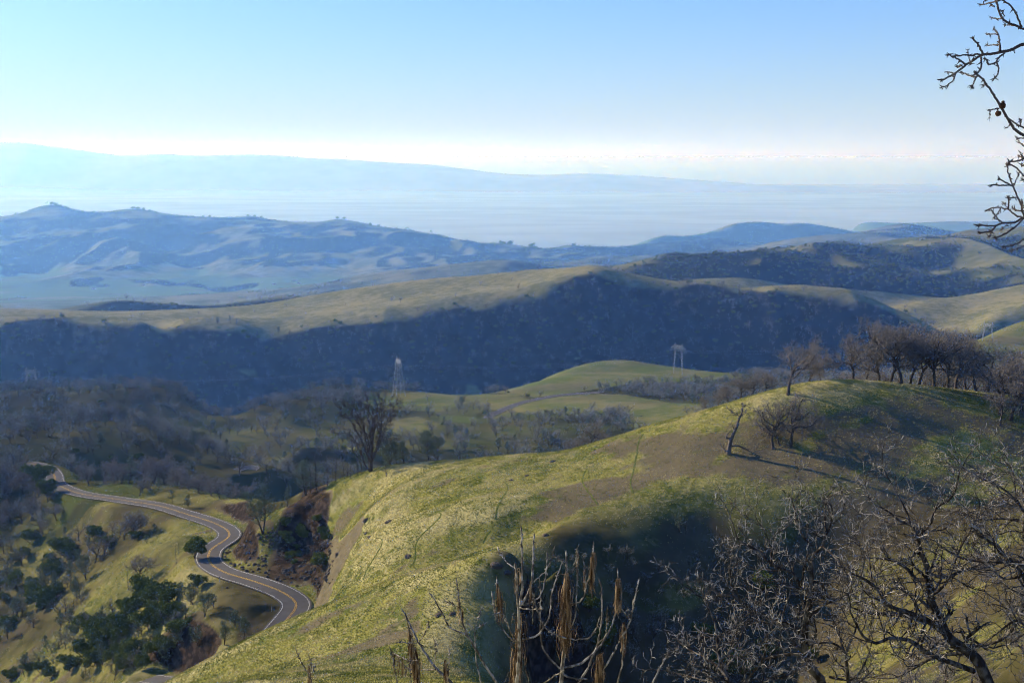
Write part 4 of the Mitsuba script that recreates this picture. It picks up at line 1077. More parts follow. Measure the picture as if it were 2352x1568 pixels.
# ------------------------------------------------------------------ ranch houses in the next valley
matte('house_wall', (0.70, 0.69, 0.66)); matte('house_roof', (0.30, 0.28, 0.27)); matte('house_door', (0.08, 0.07, 0.06))
for u, v, w, lab in [(341, 652, 24, 'white ranch house at the edge of the green valley floor'), (331, 655, 14, 'small white shed beside the ranch house'), (216, 664, 18, 'white barn among trees at the left of the valley floor'), (677, 647, 26, 'long white building by the right-hand green field'), (686, 652, 16, 'small pale shed below the long white building'), (630, 655, 16, 'pale house left of the long white building')]:
    p = foot(u, v)
    w = w * 1.4
    k = numbered('ranch_house')
    b = trimesh.creation.box([w, 11, 7]); b.apply_translation(p + [0, 0, 2.5])
    scene[k + '__wall'] = mikit.ply(b, 'house_wall')
    r = trimesh.Trimesh(np.array([[x, y, z] for x in (-w / 2 - .8, w / 2 + .8) for y, z in ((-6.3, 5.8), (6.3, 5.8), (0, 9))]) + p, [[0, 1, 2], [3, 5, 4], [0, 3, 4], [0, 4, 1], [0, 2, 5], [0, 5, 3], [1, 4, 5], [1, 5, 2]], process=False)
    scene[k + '__roof'] = mikit.ply(r, 'house_roof')
    dr_ = trimesh.creation.box([2.4, 0.3, 3.2]); dr_.apply_translation(p + [w * 0.15, -5.6, 0.8])
    scene[k + '__door'] = mikit.ply(dr_, 'house_door')
    labels[k] = {'label': lab, 'category': 'house'}

# ------------------------------------------------------------------ trees drawn limb by limb
def limb(pts, conv, Y, r0, r1, rng, sway=0.0, n=None):
    """A limb whose course shows at the listed points of a detail view; its depth wanders about Y."""
    uv = np.array([conv(*p) for p in pts], float)
    d = np.concatenate([[0], np.cumsum(np.linalg.norm(np.diff(uv, axis=0), axis=1))])
    n = n or max(4, int(len(pts) * 2.5))
    from scipy.interpolate import PchipInterpolator
    t = np.linspace(0, d[-1], n)
    u, v = PchipInterpolator(d, uv[:, 0])(t), PchipInterpolator(d, uv[:, 1])(t)
    ya, yb = Y if isinstance(Y, (tuple, list)) else (Y, Y + rng.normal() * sway)
    y = np.linspace(ya, yb, n) + np.sin(np.linspace(0, 2.5, n) + rng.uniform(0, 6)) * sway * 0.3
    s, q = bearing(u, v)
    return np.stack([s * y, y, q * y], 1), np.linspace(r0, r1, n)


def clothe(rng, path, rad, spec, out, every, length, start=0.15, updraft=0.0):
    """Side branches and twigs along a limb."""
    seg = np.concatenate([[0], np.cumsum(np.linalg.norm(np.diff(path, axis=0), axis=1))])
    ph = rng.uniform(0, 6.28)
    x = seg[-1] * start
    while x < seg[-1]:
        k = min(np.searchsorted(seg, x), len(seg) - 1)
        b = path[k - 1] + (path[k] - path[k - 1]) * ((x - seg[k - 1]) / max(seg[k] - seg[k - 1], 1e-6))
        t = unit(path[k] - path[k - 1])
        a = unit(np.cross(t, [0.2, 0.4, 0.89])); c = np.cross(t, a)
        ph += 2.4 + rng.uniform(-.6, .6)
        w = rng.uniform(0.6, 1.2)
        dd = t * math.cos(w) + (a * math.cos(ph) + c * math.sin(ph)) * math.sin(w) + np.array([0, 0, updraft])
        f = x / seg[-1]
        grow(rng, b, dd, length * rng.uniform(0.5, 1.2) * (1.1 - 0.5 * f), max(rad[k] * 0.5, 0.006), 0, out, spec)
        x += every * rng.uniform(0.6, 1.4)
    grow(rng, path[-1], path[-1] - path[-2], length * 0.8, rad[-1], 0, out, spec)


def big(x, y):
    return 1550.4 + x * 0.34083, 1062.3 + y * 0.34083


matte('limb_bark', lambda p, n, uv: MIX((0.035, 0.028, 0.024), (0.150, 0.138, 0.125), SS(0.4, 0.72, FB(p.x * 6, p.y * 6, p.z * 3, 3))))
matte('pale_twigs', lambda p, n, uv: MIX((0.055, 0.048, 0.042), (0.42, 0.395, 0.37), SS(0.35, 0.8, N(p.x * 5, p.y * 5, p.z * 5))))
SPEC = [(6, .26, .05, 5, .85, .6, .12), (5, .30, .06, 4.0, .9, .58, .12), (4, .30, .05, 0, 0, 0, 0)]


def near_tree(name, label, limbs, conv, Y, rng, every=0.42, length=1.8, sway=1.6, spec=SPEC, thick=0.0085, mats=('limb_bark', 'pale_twigs'), cat='tree', updraft=0.15, root=True):
    key = numbered(name)
    out, main = [[] for _ in spec], []
    for pts, r0, r1, *yy in limbs:
        path, rad = limb(pts, conv, yy[0] if yy else Y, r0, r1, rng, sway)
        main.append((path, rad))
        clothe(rng, path, rad, spec, out, every, length, 0.12 if r0 < 0.12 else 0.3, updraft)
    if root:      # the trunk runs on down to the ground below the picture
        b = main[0][0][0]
        g = np.array([b[0] + 0.4, b[1] + 0.3, ground_at(b[0] + 0.4, b[1] + 0.3) - 0.3])
        main.append((np.array([g, (g + b) / 2 + [0.1, 0, 0], b]), np.array([main[0][1][0] * 1.5, main[0][1][0] * 1.15, main[0][1][0]])))
    scene[key + '__trunk'] = mikit.ply(tubes(main), mats[0], smooth=True)
    low = [(p, np.maximum(r, thick * 1.3)) for p, r in out[0]]
    scene[key + '__branches'] = mikit.ply(tubes(low, 5), mats[0], smooth=True)
    scene[key + '__twigs'] = mikit.ply(tubes([(p, np.maximum(r, thick)) for l in out[1:] for p, r in l], 4), mats[1], smooth=True)
    labels[key] = {'label': label, 'category': cat}
    labels[key + '__branches'] = {'kind': 'stuff'}
    labels[key + '__twigs'] = {'kind': 'stuff'}
    return key


rg = np.random.default_rng(31)
near_tree('gnarled_oak', 'large gnarled leafless oak at the lower right with a thick leaning trunk', [
    ([(2140, 1560), (2100, 1460), (2040, 1330), (1960, 1260), (1850, 1180), (1780, 1040), (1720, 900), (1700, 700), (1650, 590), (1640, 510)], 0.24, 0.075, (42, 41)),
    ([(1640, 510), (1720, 410), (1760, 300), (1850, 250), (1910, 90)], 0.07, 0.022, (41, 40)),
    ([(1850, 1180), (1700, 1060), (1580, 1010), (1440, 960), (1380, 870), (1290, 790), (1200, 750)], 0.13, 0.035, (41.6, 39)),
    ([(1790, 1110), (1660, 1050), (1550, 1030), (1420, 1015), (1320, 1015), (1210, 980)], 0.11, 0.03, (41.5, 43)),
    ([(1705, 790), (1640, 790), (1560, 710), (1440, 650), (1290, 640)], 0.085, 0.028, (41, 43)),
    ([(1640, 510), (1590, 420), (1530, 400), (1440, 330), (1340, 280)], 0.06, 0.02, (41, 42.5)),
    ([(1590, 420), (1560, 330), (1490, 200), (1430, 90)], 0.045, 0.016, (41.4, 41)),
    ([(2010, 1400), (1850, 1340), (1700, 1280), (1560, 1190), (1440, 1180), (1360, 1215), (1270, 1170), (1230, 1100), (1180, 1000)], 0.12, 0.03, (42, 38)),
    ([(1900, 1235), (2050, 1230), (2180, 1200), (2270, 1130), (2340, 1000)], 0.09, 0.03, (42, 40)),
    ([(1705, 740), (1820, 770), (1960, 720), (2120, 700), (2230, 640)], 0.07, 0.025, (41, 43)),
    ([(1980, 1280), (1840, 1290), (1700, 1330), (1580, 1400), (1450, 1450), (1320, 1440)], 0.08, 0.025, (42, 44)),
    ([(1720, 900), (1820, 820), (1930, 560), (2010, 420), (2050, 300)], 0.05, 0.018, (41, 39)),
    ([(1380, 880), (1330, 800), (1300, 600), (1260, 520)], 0.04, 0.016, (39.6, 40)),
], big, 42, rg)
near_tree('gnarled_oak', 'upright leafless oak left of the leaning one, with whitish twigs', [
    ([(1000, 1560), (980, 1450), (920, 1390), (870, 1200), (890, 1000), (920, 880), (920, 660), (990, 560), (1020, 480)], 0.19, 0.05, (45, 44)),
    ([(905, 890), (840, 820), (790, 740), (680, 700), (540, 580), (430, 520), (400, 450)], 0.085, 0.022, (44.5, 46)),
    ([(870, 1150), (760, 1090), (600, 1020), (480, 960), (370, 890), (200, 910), (100, 850)], 0.10, 0.024, (44.8, 47)),
    ([(925, 560), (830, 430), (810, 330), (790, 260)], 0.05, 0.018, (44, 43)),
    ([(1020, 480), (1010, 380), (1010, 270), (1060, 190)], 0.045, 0.016, (44, 45)),
    ([(985, 560), (1080, 640), (1170, 780), (1200, 880)], 0.05, 0.02, (44, 42)),
    ([(880, 1080), (1010, 950), (1160, 900), (1280, 620)], 0.06, 0.02, (44.8, 42)),
    ([(640, 700), (650, 640), (600, 450), (560, 400)], 0.04, 0.014, (45.6, 46)),
    ([(880, 1290), (760, 1290), (560, 1330), (380, 1300), (240, 1340)], 0.07, 0.02, (45, 47)),
    ([(400, 890), (370, 700), (390, 610)], 0.035, 0.014, (46, 47)),
    ([(1040, 1440), (1180, 1460), (1300, 1300), (1330, 1180)], 0.06, 0.02, (45, 43)),
], big, 45, rg)
near_tree('gnarled_oak', 'slim crooked leafless oak between the two larger ones at the bottom', [
    ([(1180, 1560), (1160, 1400), (1150, 1290), (1110, 1240), (1040, 1210), (950, 1220)], 0.085, 0.03, (43, 42)),
    ([(1150, 1290), (1180, 1210), (1220, 1110), (1230, 1000)], 0.06, 0.02, (43, 44)),
    ([(1150, 1300), (1120, 1210), (1090, 1130), (1000, 1080)], 0.05, 0.02, (43, 43.5))], big, 43, rg, length=1.2)
near_tree('gnarled_oak', 'leafless oak reaching in from the right edge above the leaning one', [
    ([(2560, 1500), (2500, 1150), (2420, 880), (2330, 740), (2290, 690), (2230, 630)], 0.19, 0.06, (38, 39)),
    ([(2420, 880), (2300, 670), (2100, 665), (1960, 650), (1850, 600), (1790, 560)], 0.09, 0.022, (38.5, 40)),
    ([(2500, 600), (2352, 400), (2200, 375), (2060, 385), (1980, 360)], 0.085, 0.02, (38.5, 41)),
    ([(2500, 1100), (2480, 600), (2400, 420), (2330, 300), (2220, 180), (2100, 120)], 0.12, 0.022, (38, 39)),
    ([(2400, 420), (2352, 200), (2250, 60), (2160, 20)], 0.05, 0.018, (38, 40)),
    ([(2230, 640), (2180, 560), (2080, 470), (2020, 480)], 0.05, 0.018, (39, 41)),
    ([(2330, 760), (2220, 780), (2130, 720), (2010, 780)], 0.045, 0.018, (39, 41)),
    ([(2400, 1200), (2300, 1060), (2180, 1140), (2090, 1210)], 0.06, 0.02, (38, 40)),
    ([(2330, 300), (2280, 230), (2160, 240), (2090, 300)], 0.045, 0.016, (39, 41))], big, 38, rg)
near_tree('gnarled_oak', 'low tangle of leafless oak branches left of the upright oak', [
    ([(420, 1580), (360, 1460), (300, 1330), (270, 1080), (210, 960)], 0.09, 0.022, (36, 37)),
    ([(360, 1460), (220, 1320), (100, 1260), (20, 1200)], 0.05, 0.018, (36, 38)),
    ([(400, 1540), (520, 1420), (600, 1300), (620, 1180)], 0.05, 0.018, (36, 35)),
    ([(410, 1560), (240, 1480), (60, 1430), (-60, 1400)], 0.05, 0.018, (36, 38)),
    ([(300, 1330), (420, 1220), (480, 1080), (540, 980)], 0.04, 0.015, (36, 37)),
    ([(430, 1570), (600, 1470), (760, 1430), (900, 1330)], 0.05, 0.018, (36, 37))], big, 36, rg, length=1.3)


# ------------------------------------------------------------------ dead pine tops with hanging brown needles, close to the camera
def mid(x, y):
    return 1091 + x * 0.24938, 1177.1 + y * 0.24938


def low(x, y):
    return 861.3 + x * 0.29296, 1177.1 + y * 0.29296


scene['dead_needles'] = {'type': 'twosided', 'b': {'type': 'diffuse', 'reflectance': mikit.proc(lambda p, n, uv: MIX((0.065, 0.038, 0.020), (0.42, 0.31, 0.20), SS(0.25, 0.85, N(p.x * 45, p.y * 45, p.z * 5))))}}
matte('dead_wood', lambda p, n, uv: MIX((0.085, 0.074, 0.064), (0.42, 0.39, 0.35), SS(0.35, 0.75, FB(p.x * 25, p.y * 25, p.z * 12, 3))))


def hanging(rng, path, count, spread, length):
    """Strands of dead needles hanging in a sheaf along a path."""
    V, Fc, at0 = [], [], 0
    count = int(count * 0.75)
    i = rng.integers(0, len(path) - 1, count)
    f = rng.uniform(size=(count, 1))
    b = path[i] + (path[i + 1] - path[i]) * f
    a = rng.uniform(0, 6.28, count)
    o = np.stack([np.cos(a), np.sin(a), np.zeros(count)], 1)
    L = length * rng.uniform(0.55, 1.15, (count, 1))
    stray = np.where(rng.uniform(size=(count, 1)) < 0.16, 2.4, 1.0)
    sp = spread * rng.uniform(0.3, 1.1, (count, 1)) * stray
    w = unit(np.cross(o, rng.normal(size=(count, 3)))) * 0.0040
    pts = [b, b + o * sp * 0.7 + [0, 0, 0.02], b + o * sp - np.array([0, 0, .30]) * L / .3 * .3, b + o * sp * 0.95 - np.array([0, 0, .75]) * L, b + o * sp * 0.8 - np.array([0, 0, 1.15]) * L + rng.normal(size=(count, 3)) * 0.02]
    P = np.stack(pts, 1)
    v = np.stack([P - w[:, None], P + w[:, None]], 2).reshape(-1, 3)
    base = (np.arange(count) * 10)[:, None]
    q = np.array([[2 * k, 2 * k + 1, 2 * k + 3, 2 * k + 2] for k in range(4)])
    t = np.vstack([q[:, [0, 1, 2]], q[:, [0, 2, 3]]])
    f2 = (base[:, None] + t[None]).reshape(-1, 3)
    return trimesh.Trimesh(v, f2, process=False)


def dead_pine(label, stems, sheaves, conv, Y, seed, ppm=0.0):
    rng = np.random.default_rng(seed)
    key = numbered('dead_pine')
    main, tw = [], []
    for pts, w0, w1, *dy in stems:
        y0, y1 = dy[0] if dy else (Y, Y + rng.normal() * 0.35)
        path, rad = limb(pts, conv, (y0, y1), w0 * 0.85, w1 * 0.85, rng, 0.05, n=len(pts) * 4)
        path = path + rng.normal(size=path.shape) * 0.0035
        main.append((path, rad))
        t = unit(path[-1] - path[-2])
        tw.append((np.array([path[-1], path[-1] + t * 0.03, path[-1] + t * 0.07]), np.array([w1 * 1.35, w1 * 1.1, 0.002])))
        for _ in range(14):       # curled scales and stubs near the tip
            k = int(len(path) * (1 - 0.42 * rng.uniform() ** 1.3)) - 1
            o = unit(rng.normal(size=3) + t * 0.6)
            b = path[max(k, 0)]
            tw.append((np.array([b, b + o * 0.022, b + o * 0.034 + [0, 0, -.012 * rng.uniform(-1, 2)]]), np.array([0.006, 0.0055, 0.003])))
    b = main[0][0][0]
    g = np.array([b[0] + 0.1, b[1], ground_at(b[0] + 0.1, b[1]) - 0.2])
    main.append((np.array([g, (g + b) / 2, b]), np.array([main[0][1][0] * 1.9, main[0][1][0] * 1.4, main[0][1][0]])))
    scene[key + '__trunk'] = mikit.ply(tubes(main, 8), 'dead_wood', smooth=True)
    scene[key + '__stubs'] = mikit.ply(tubes(tw, 4), 'dead_wood', smooth=True)
    for pts, n, spread, L in sheaves:
        path, _ = limb(pts, conv, Y, 1, 1, rng, 0.0, n=12)
        scene[numbered(key + '__needle_sheaf')] = mikit.ply(hanging(rng, path, n, spread, L), 'dead_needles')
    labels[key] = {'label': label, 'category': 'dead tree'}
    for k in [k for k in scene if k.startswith(key + '__') and ('stubs' in k or 'sheaf' in k)]:
        labels[k] = {'kind': 'stuff'}


dead_pine('dead pine top with the tallest bare leaders at bottom centre', [
    ([(380, 1640), (392, 1500), (410, 1250), (400, 900), (385, 650), (375, 500)], .030, .011), ([(404, 1000), (415, 830), (440, 690), (430, 560), (432, 400), (425, 160)], .020, .010), ([(415, 850), (500, 720), (525, 640), (535, 450), (538, 235)], .019, .010),
    ([(425, 845), (600, 765), (640, 640), (660, 480), (667, 395)], .011, .007), ([(540, 630), (660, 520), (725, 345)], .009, .006), ([(400, 1200), (360, 1180), (260, 1080), (200, 980), (170, 850), (158, 765)], .011, .007), ([(400, 1230), (320, 1080), (265, 940), (200, 920)], .011, .006),
    ([(265, 935), (230, 790), (200, 630)], .010, .007), ([(398, 875), (480, 885), (600, 885), (625, 880)], .010, .006), ([(412, 1160), (560, 1135), (640, 1050), (690, 930), (710, 740), (760, 580), (803, 465)], .014, .008), ([(520, 700), (560, 860), (620, 1010), (700, 1100), (800, 1140)], .012, .009),
    ([(378, 520), (290, 450), (212, 335)], .010, .006), ([(530, 1020), (530, 900), (545, 760)], .007, .004)],
    [([(400, 930), (405, 1230)], 310, 0.045, .34), ([(385, 1260), (385, 1520)], 325, 0.060, .36), ([(205, 660), (250, 840)], 90, 0.022, .26), ([(378, 520), (384, 560)], 24, 0.030, .22), ([(520, 640), (500, 700)], 24, 0.018, .2)], mid, 14.0, 41)
dead_pine('dead pine top with the thickest sheaf of brown needles', [
    ([(785, 1640), (800, 1500), (820, 1250), (830, 1000), (850, 700), (845, 550), (842, 395)], .034, .011), ([(845, 525), (800, 450), (742, 398)], .010, .006), ([(865, 832), (940, 830), (1010, 750), (1020, 650), (1008, 465)], .012, .007), ([(1015, 690), (1060, 560), (1090, 380), (1094, 310)], .011, .007),
    ([(895, 1040), (930, 880), (940, 650), (946, 475)], .009, .007), ([(835, 1420), (960, 1390), (1090, 1290), (1200, 1160), (1270, 1010), (1310, 830), (1318, 550)], .017, .009), ([(800, 1440), (690, 1340), (620, 1220), (605, 1100), (600, 900), (603, 645)], .013, .007), ([(830, 1150), (900, 1165), (1030, 1160), (1100, 1090), (1140, 1000)], .010, .006),
    ([(820, 1490), (900, 1520), (1000, 1530)], .014, .008), ([(600, 1590), (720, 1510), (800, 1460)], .011, .008), ([(905, 490), (940, 390), (943, 320)], .007, .004)],
    [([(845, 560), (842, 720)], 230, 0.050, .32), ([(842, 760), (835, 1080)], 430, 0.066, .34), ([(1090, 370), (1070, 480)], 110, 0.020, .34), ([(1315, 600), (1312, 720)], 120, 0.034, .28), ([(940, 345), (932, 400)], 24, 0.024, .2), ([(1010, 520), (1014, 570)], 24, 0.018, .2)], mid, 14.3, 42)
dead_pine('dead pine with wide forked limbs right of the thick sheaf', [
    ([(930, 1640), (960, 1568), (1050, 1400), (1130, 1210), (1160, 1040), (1170, 900), (1157, 645)], .020, .009), ([(1120, 1590), (1180, 1450), (1280, 1280), (1360, 1130), (1430, 990), (1460, 850), (1502, 655)], .017, .008), ([(1430, 990), (1360, 900), (1300, 835)], .010, .006), ([(1300, 1600), (1360, 1350), (1370, 1200), (1360, 1080)], .012, .007), ([(1430, 980), (1410, 880)], .006, .004),
    ([(1590, 1640), (1680, 1480), (1780, 1300)], .016, .010), ([(1130, 1210), (1210, 1100), (1215, 900)], .008, .005)],
    [([(1370, 1020), (1366, 1110)], 90, 0.028, .26), ([(1160, 1300), (1125, 1450)], 190, 0.05, .32)], mid, 14.8, 43)
dead_pine('leaning dead pine top left of centre with one orange needle sheaf', [
    ([(640, 1400), (600, 1335), (480, 1220), (380, 1080), (300, 930), (225, 775)], .024, .010), ([(470, 1225), (300, 1230), (180, 1140)], .010, .006), ([(340, 1010), (400, 930), (420, 850)], .009, .005), ([(330, 1020), (180, 1015)], .008, .005), ([(350, 1400), (345, 1250), (300, 1050), (262, 880)], .009, .006), ([(450, 1190), (478, 1100), (470, 1005)], .007, .004)],
    [([(268, 930), (300, 1060)], 130, 0.030, .34), ([(310, 1060), (335, 1200)], 190, 0.033, .36)], low, 14.0, 44)
dead_pine('dead pine with a long curved bare limb, next left of the tallest leaders', [
    ([(1010, 1400), (960, 1335), (870, 1200), (780, 1050), (730, 970), (580, 890), (530, 790), (450, 650)], .020, .009), ([(728, 970), (680, 830), (660, 680), (643, 545)], .013, .008), ([(840, 1400), (825, 1300), (790, 1130), (780, 930), (745, 880)], .011, .006), ([(655, 740), (560, 690)], .007, .005), ([(785, 910), (860, 870)], .006, .004), ([(785, 900), (830, 770)], .006, .004)],
    [([(655, 640), (665, 740)], 25, 0.018, .25), ([(680, 760), (690, 800)], 15, 0.018, .2)], low, 15.0, 45)
dead_pine('small dead pine shoots at the bottom, leftmost of the row', [
    ([(190, 1400), (170, 1300), (140, 1150), (125, 1080)], .010, .006), ([(135, 1090), (250, 1150), (305, 1160)], .008, .005), ([(285, 1400), (280, 1330), (270, 1140)], .007, .005), ([(560, 1400), (570, 1330), (585, 1085)], .008, .006), ([(140, 1150), (240, 1230), (240, 1270)], .006, .004)],
    [([(140, 1110), (230, 1150)], 45, 0.018, .2), ([(550, 1160), (570, 1260)], 45, 0.024, .25)], low, 13.4, 46)
dead_pine('short forked dead shoot at the bottom left of the row', [
    ([(-480, 1400), (-510, 1290), (-570, 1180), (-620, 1085)], .010, .005), ([(-515, 1290), (-470, 1190)], .006, .004), ([(-520, 1290), (-500, 1200), (-520, 1120)], .006, .004)], [([(-520, 1200), (-505, 1290)], 65, 0.018, .22)], low, 13.6, 47)


# ------------------------------------------------------------------ the oak branch overhanging the upper right corner
def corner(x, y):
    return 2067.1 + x * 0.38434, y * 0.38434


matte('branch_bark', lambda p, n, uv: MIX((0.030, 0.024, 0.022), (0.130, 0.110, 0.100), FB(p.x * 60, p.y * 60, p.z * 60, 3)))
matte('gall_skin', lambda p, n, uv: MIX((0.030, 0.015, 0.008), (0.110, 0.055, 0.028), FB(p.x * 90, p.y * 90, p.z * 90, 2)))
rg = np.random.default_rng(51)
CB = [([(900, 215), (741, 265), (620, 310), (500, 330), (400, 385), (340, 435), (240, 480)], 22, 9), ([(495, 325), (410, 330), (330, 332)], 11, 7), ([(500, 325), (460, 265), (428, 228)], 12, 8), ([(395, 385), (340, 350), (288, 323)], 11, 7), ([(330, 440), (310, 490), (250, 520)], 9, 6),
      ([(330, 440), (275, 430)], 8, 6), ([(600, 308), (590, 220), (560, 168)], 12, 8), ([(592, 270), (520, 270)], 8, 6), ([(580, 205), (520, 205)], 8, 6), ([(625, 318), (580, 370), (590, 430), (560, 472)], 10, 7), ([(580, 370), (540, 385), (510, 350)], 9, 7), ([(485, 345), (485, 400), (460, 440)], 11, 9), ([(420, 380), (405, 300)], 7, 5), ([(365, 390), (350, 400)], 10, 8), ([(440, 350), (420, 385)], 9, 6),
      ([(900, 900), (741, 810), (690, 775), (640, 700), (590, 620), (540, 540), (480, 460), (450, 435)], 20, 10), ([(455, 462), (385, 440), (370, 430)], 10, 7), ([(452, 465), (440, 500), (425, 525)], 9, 6), ([(590, 648), (535, 660)], 8, 6), ([(650, 708), (741, 765), (880, 800)], 9, 10), ([(720, 750), (722, 718)], 7, 6), ([(540, 660), (536, 705)], 4, 3), ([(520, 510), (495, 510)], 6, 4), ([(660, 745), (635, 765)], 5, 4),
      ([(880, 240), (741, 175), (690, 155), (610, 110), (590, 60), (565, -20)], 15, 11), ([(612, 112), (550, 110)], 8, 6), ([(722, 165), (680, 60), (640, 20), (590, 0)], 11, 9), ([(590, 8), (480, 30)], 10, 7), ([(600, 60), (617, 85)], 7, 5), ([(690, 155), (625, 152)], 8, 5), ([(565, 40), (545, 30)], 8, 6), ([(640, 20), (560, -10), (500, 10)], 8, 6),
      ([(860, 900), (741, 825), (700, 830)], 9, 7), ([(741, 870), (708, 850)], 8, 6), ([(870, 960), (741, 950), (690, 965), (650, 963)], 11, 8), ([(760, 985), (722, 985)], 8, 6), ([(860, 1110), (741, 1050), (690, 1000), (655, 980)], 10, 8), ([(741, 945), (708, 935)], 8, 6), ([(735, 960), (722, 912)], 7, 5), ([(760, 1080), (730, 1075)], 6, 5),
      ([(880, 1330), (741, 1290), (725, 1230), (700, 1170), (670, 1105), (640, 985)], 14, 8), ([(667, 1108), (540, 1106)], 9, 7), ([(662, 1105), (590, 1070)], 9, 7), ([(680, 1110), (710, 1040)], 7, 5), ([(741, 1300), (700, 1290), (640, 1250), (600, 1240), (520, 1253)], 11, 7), ([(642, 1250), (652, 1200), (640, 1178)], 9, 7), ([(650, 1180), (690, 1182)], 6, 5), ([(640, 1240), (615, 1213)], 6, 5),
      ([(880, 1340), (741, 1300), (680, 1330), (600, 1335), (560, 1350), (460, 1347)], 15, 8), ([(570, 1355), (530, 1385), (478, 1390)], 11, 8), ([(735, 1310), (640, 1390), (570, 1425)], 11, 8), ([(610, 1330), (570, 1290), (556, 1265)], 8, 6), ([(600, 1245), (580, 1280), (560, 1298)], 7, 5), ([(560, 1365), (530, 1415)], 8, 6), ([(640, 1340), (610, 1370)], 6, 4), ([(741, 1260), (690, 1255), (675, 1245)], 9, 7), ([(735, 1240), (728, 1205)], 8, 6),
      ([(860, 1400), (741, 1430), (700, 1455), (620, 1475)], 10, 8), ([(860, 1440), (741, 1470), (670, 1495)], 8, 6)]
sc = 0.38434 / F * 5.5 * 0.5
main, buds = [], []
for pts, w0, w1 in CB:
    y = 5.5 + 0.25 * math.sin(pts[0][1] * 0.01)
    path, rad = limb(pts, corner, (y, y + rg.normal() * 0.12), w0 * sc * 1.05, w1 * sc * 1.05, rg, 0.02, n=len(pts) * 4)
    path = path + rg.normal(size=path.shape) * 0.0013
    main.append((path, rad))
    t = unit(path[-1] - path[-2])
    for _ in range(5):
        o = unit(t + rg.normal(size=3) * 0.65)
        b = path[-1] - t * rg.uniform(0, 0.012)
        buds.append((np.array([b, b + o * 0.008, b + o * rg.uniform(0.014, 0.022)]), np.array([rad[-1] * 0.7, rad[-1] * 0.9, 0.0008])))
    for _ in range(int(len(path) / 3)):
        k = rg.integers(1, len(path))
        o = unit(rg.normal(size=3))
        buds.append((np.array([path[k], path[k] + o * (rad[k] + 0.004), path[k] + o * (rad[k] + rg.uniform(0.006, 0.02))]), np.array([0.004, 0.003, 0.0008])))
trunk_line = np.array([[bearing(u, v)[0] * y, y, bearing(u, v)[1] * y] for u, v, y in [(2370, -120, 5.5), (2405, 40, 5.55), (2412, 250, 5.6), (2425, 420, 5.7), (2470, 640, 5.8), (2560, 900, 6.0), (2640, 1200, 6.2), (2680, 1450, 6.3)]] )
g = trunk_line[-1].copy(); g[2] = ground_at(g[0], g[1]) - 0.2
main.append((np.vstack([trunk_line, g]), np.array([.012, .02, .028, .036, .05, .065, .08, .09, .11])))
for pts, *_ in CB:
    if pts[0][0] > 850:
        a = np.array(main[[c[0] for c in CB].index(pts)][0][0])
        k = np.argmin(np.linalg.norm(trunk_line - a, axis=1))
        main.append((np.array([trunk_line[k], a]), np.array([.013, .010])))
key = numbered('budding_oak')
scene[key + '__branches'] = mikit.ply(tubes(main, 7), 'branch_bark', smooth=True)
scene[key + '__buds'] = mikit.ply(tubes(buds, 5), 'branch_bark', smooth=True)
for x, y, r in ((612, 632, 19), (617, 611, 9), (587, 679, 16)):
    u, v = corner(x, y)
    s, q = bearing(u, v)
    m = trimesh.creation.icosphere(3); m.vertices *= (r * 0.38434 / F * 5.5) * (0.9 + 0.3 * meshkit.fbm(m.vertices * 3 + r, 3))[:, None]
    m.apply_translation([s * 5.55, 5.55, q * 5.55])
    scene[numbered(key + '__gall')] = mikit.ply(m, 'gall_skin', smooth=True)
labels[key + '__buds'] = {'kind': 'stuff'}
labels[key + '__branches'] = {'kind': 'stuff'}
labels[key] = {'label': 'dark leafless oak twigs with buds and galls hanging in at the upper right corner', 'category': 'tree'}


# ------------------------------------------------------------------ characterful trees of the near hill
def slope_view(x, y):
    return 1636.5 + x * 0.12207, 895.8 + y * 0.12207


def fan_view(x, y):
    return 757.9 + x * 0.13181, 895.7 + y * 0.13181


pb = foot(1672, 1043)
rg = np.random.default_rng(61)
near_tree('dead_oak', 'leaning dead oak trunk with a broken limb resting on the sunny slope', [
    ([(305, 1225), (330, 1000), (380, 850), (450, 700), (500, 540), (550, 430), (575, 290)], 0.55, 0.14), ([(520, 490), (400, 430), (310, 360)], .12, .05), ([(555, 470), (640, 430), (710, 500)], .1, .04), ([(572, 300), (650, 290), (690, 320)], .08, .04), ([(330, 1055), (450, 1045), (600, 1090), (700, 1150), (745, 1205)], .22, .12),
    ([(715, 1145), (830, 1090), (845, 1040)], .09, .04), ([(315, 1085), (250, 1140), (200, 1070), (150, 1045)], .16, .06), ([(330, 900), (260, 905), (268, 850), (320, 785)], .2, .08), ([(405, 740), (385, 690), (365, 625)], .12, .03), ([(470, 470), (440, 410), (380, 400)], .08, .03)], slope_view, float(pb[1]), rg, every=0.9, length=0.95, sway=0.5, thick=0.022, mats=('dead_trunk', 'oak_twigs'), root=False)
matte('dead_trunk', lambda p, n, uv: MIX((0.060, 0.050, 0.044), (0.190, 0.168, 0.150), FB(p.x * 3, p.y * 3, p.z * 1.0, 3)))
pb = foot(851, 1083)
FSPEC = [(4, .10, .10, 6, .5, .65, .2), (3, .14, .1, 4, .6, .65, .2), (2, .16, .0, 0, 0, 0, 0)]
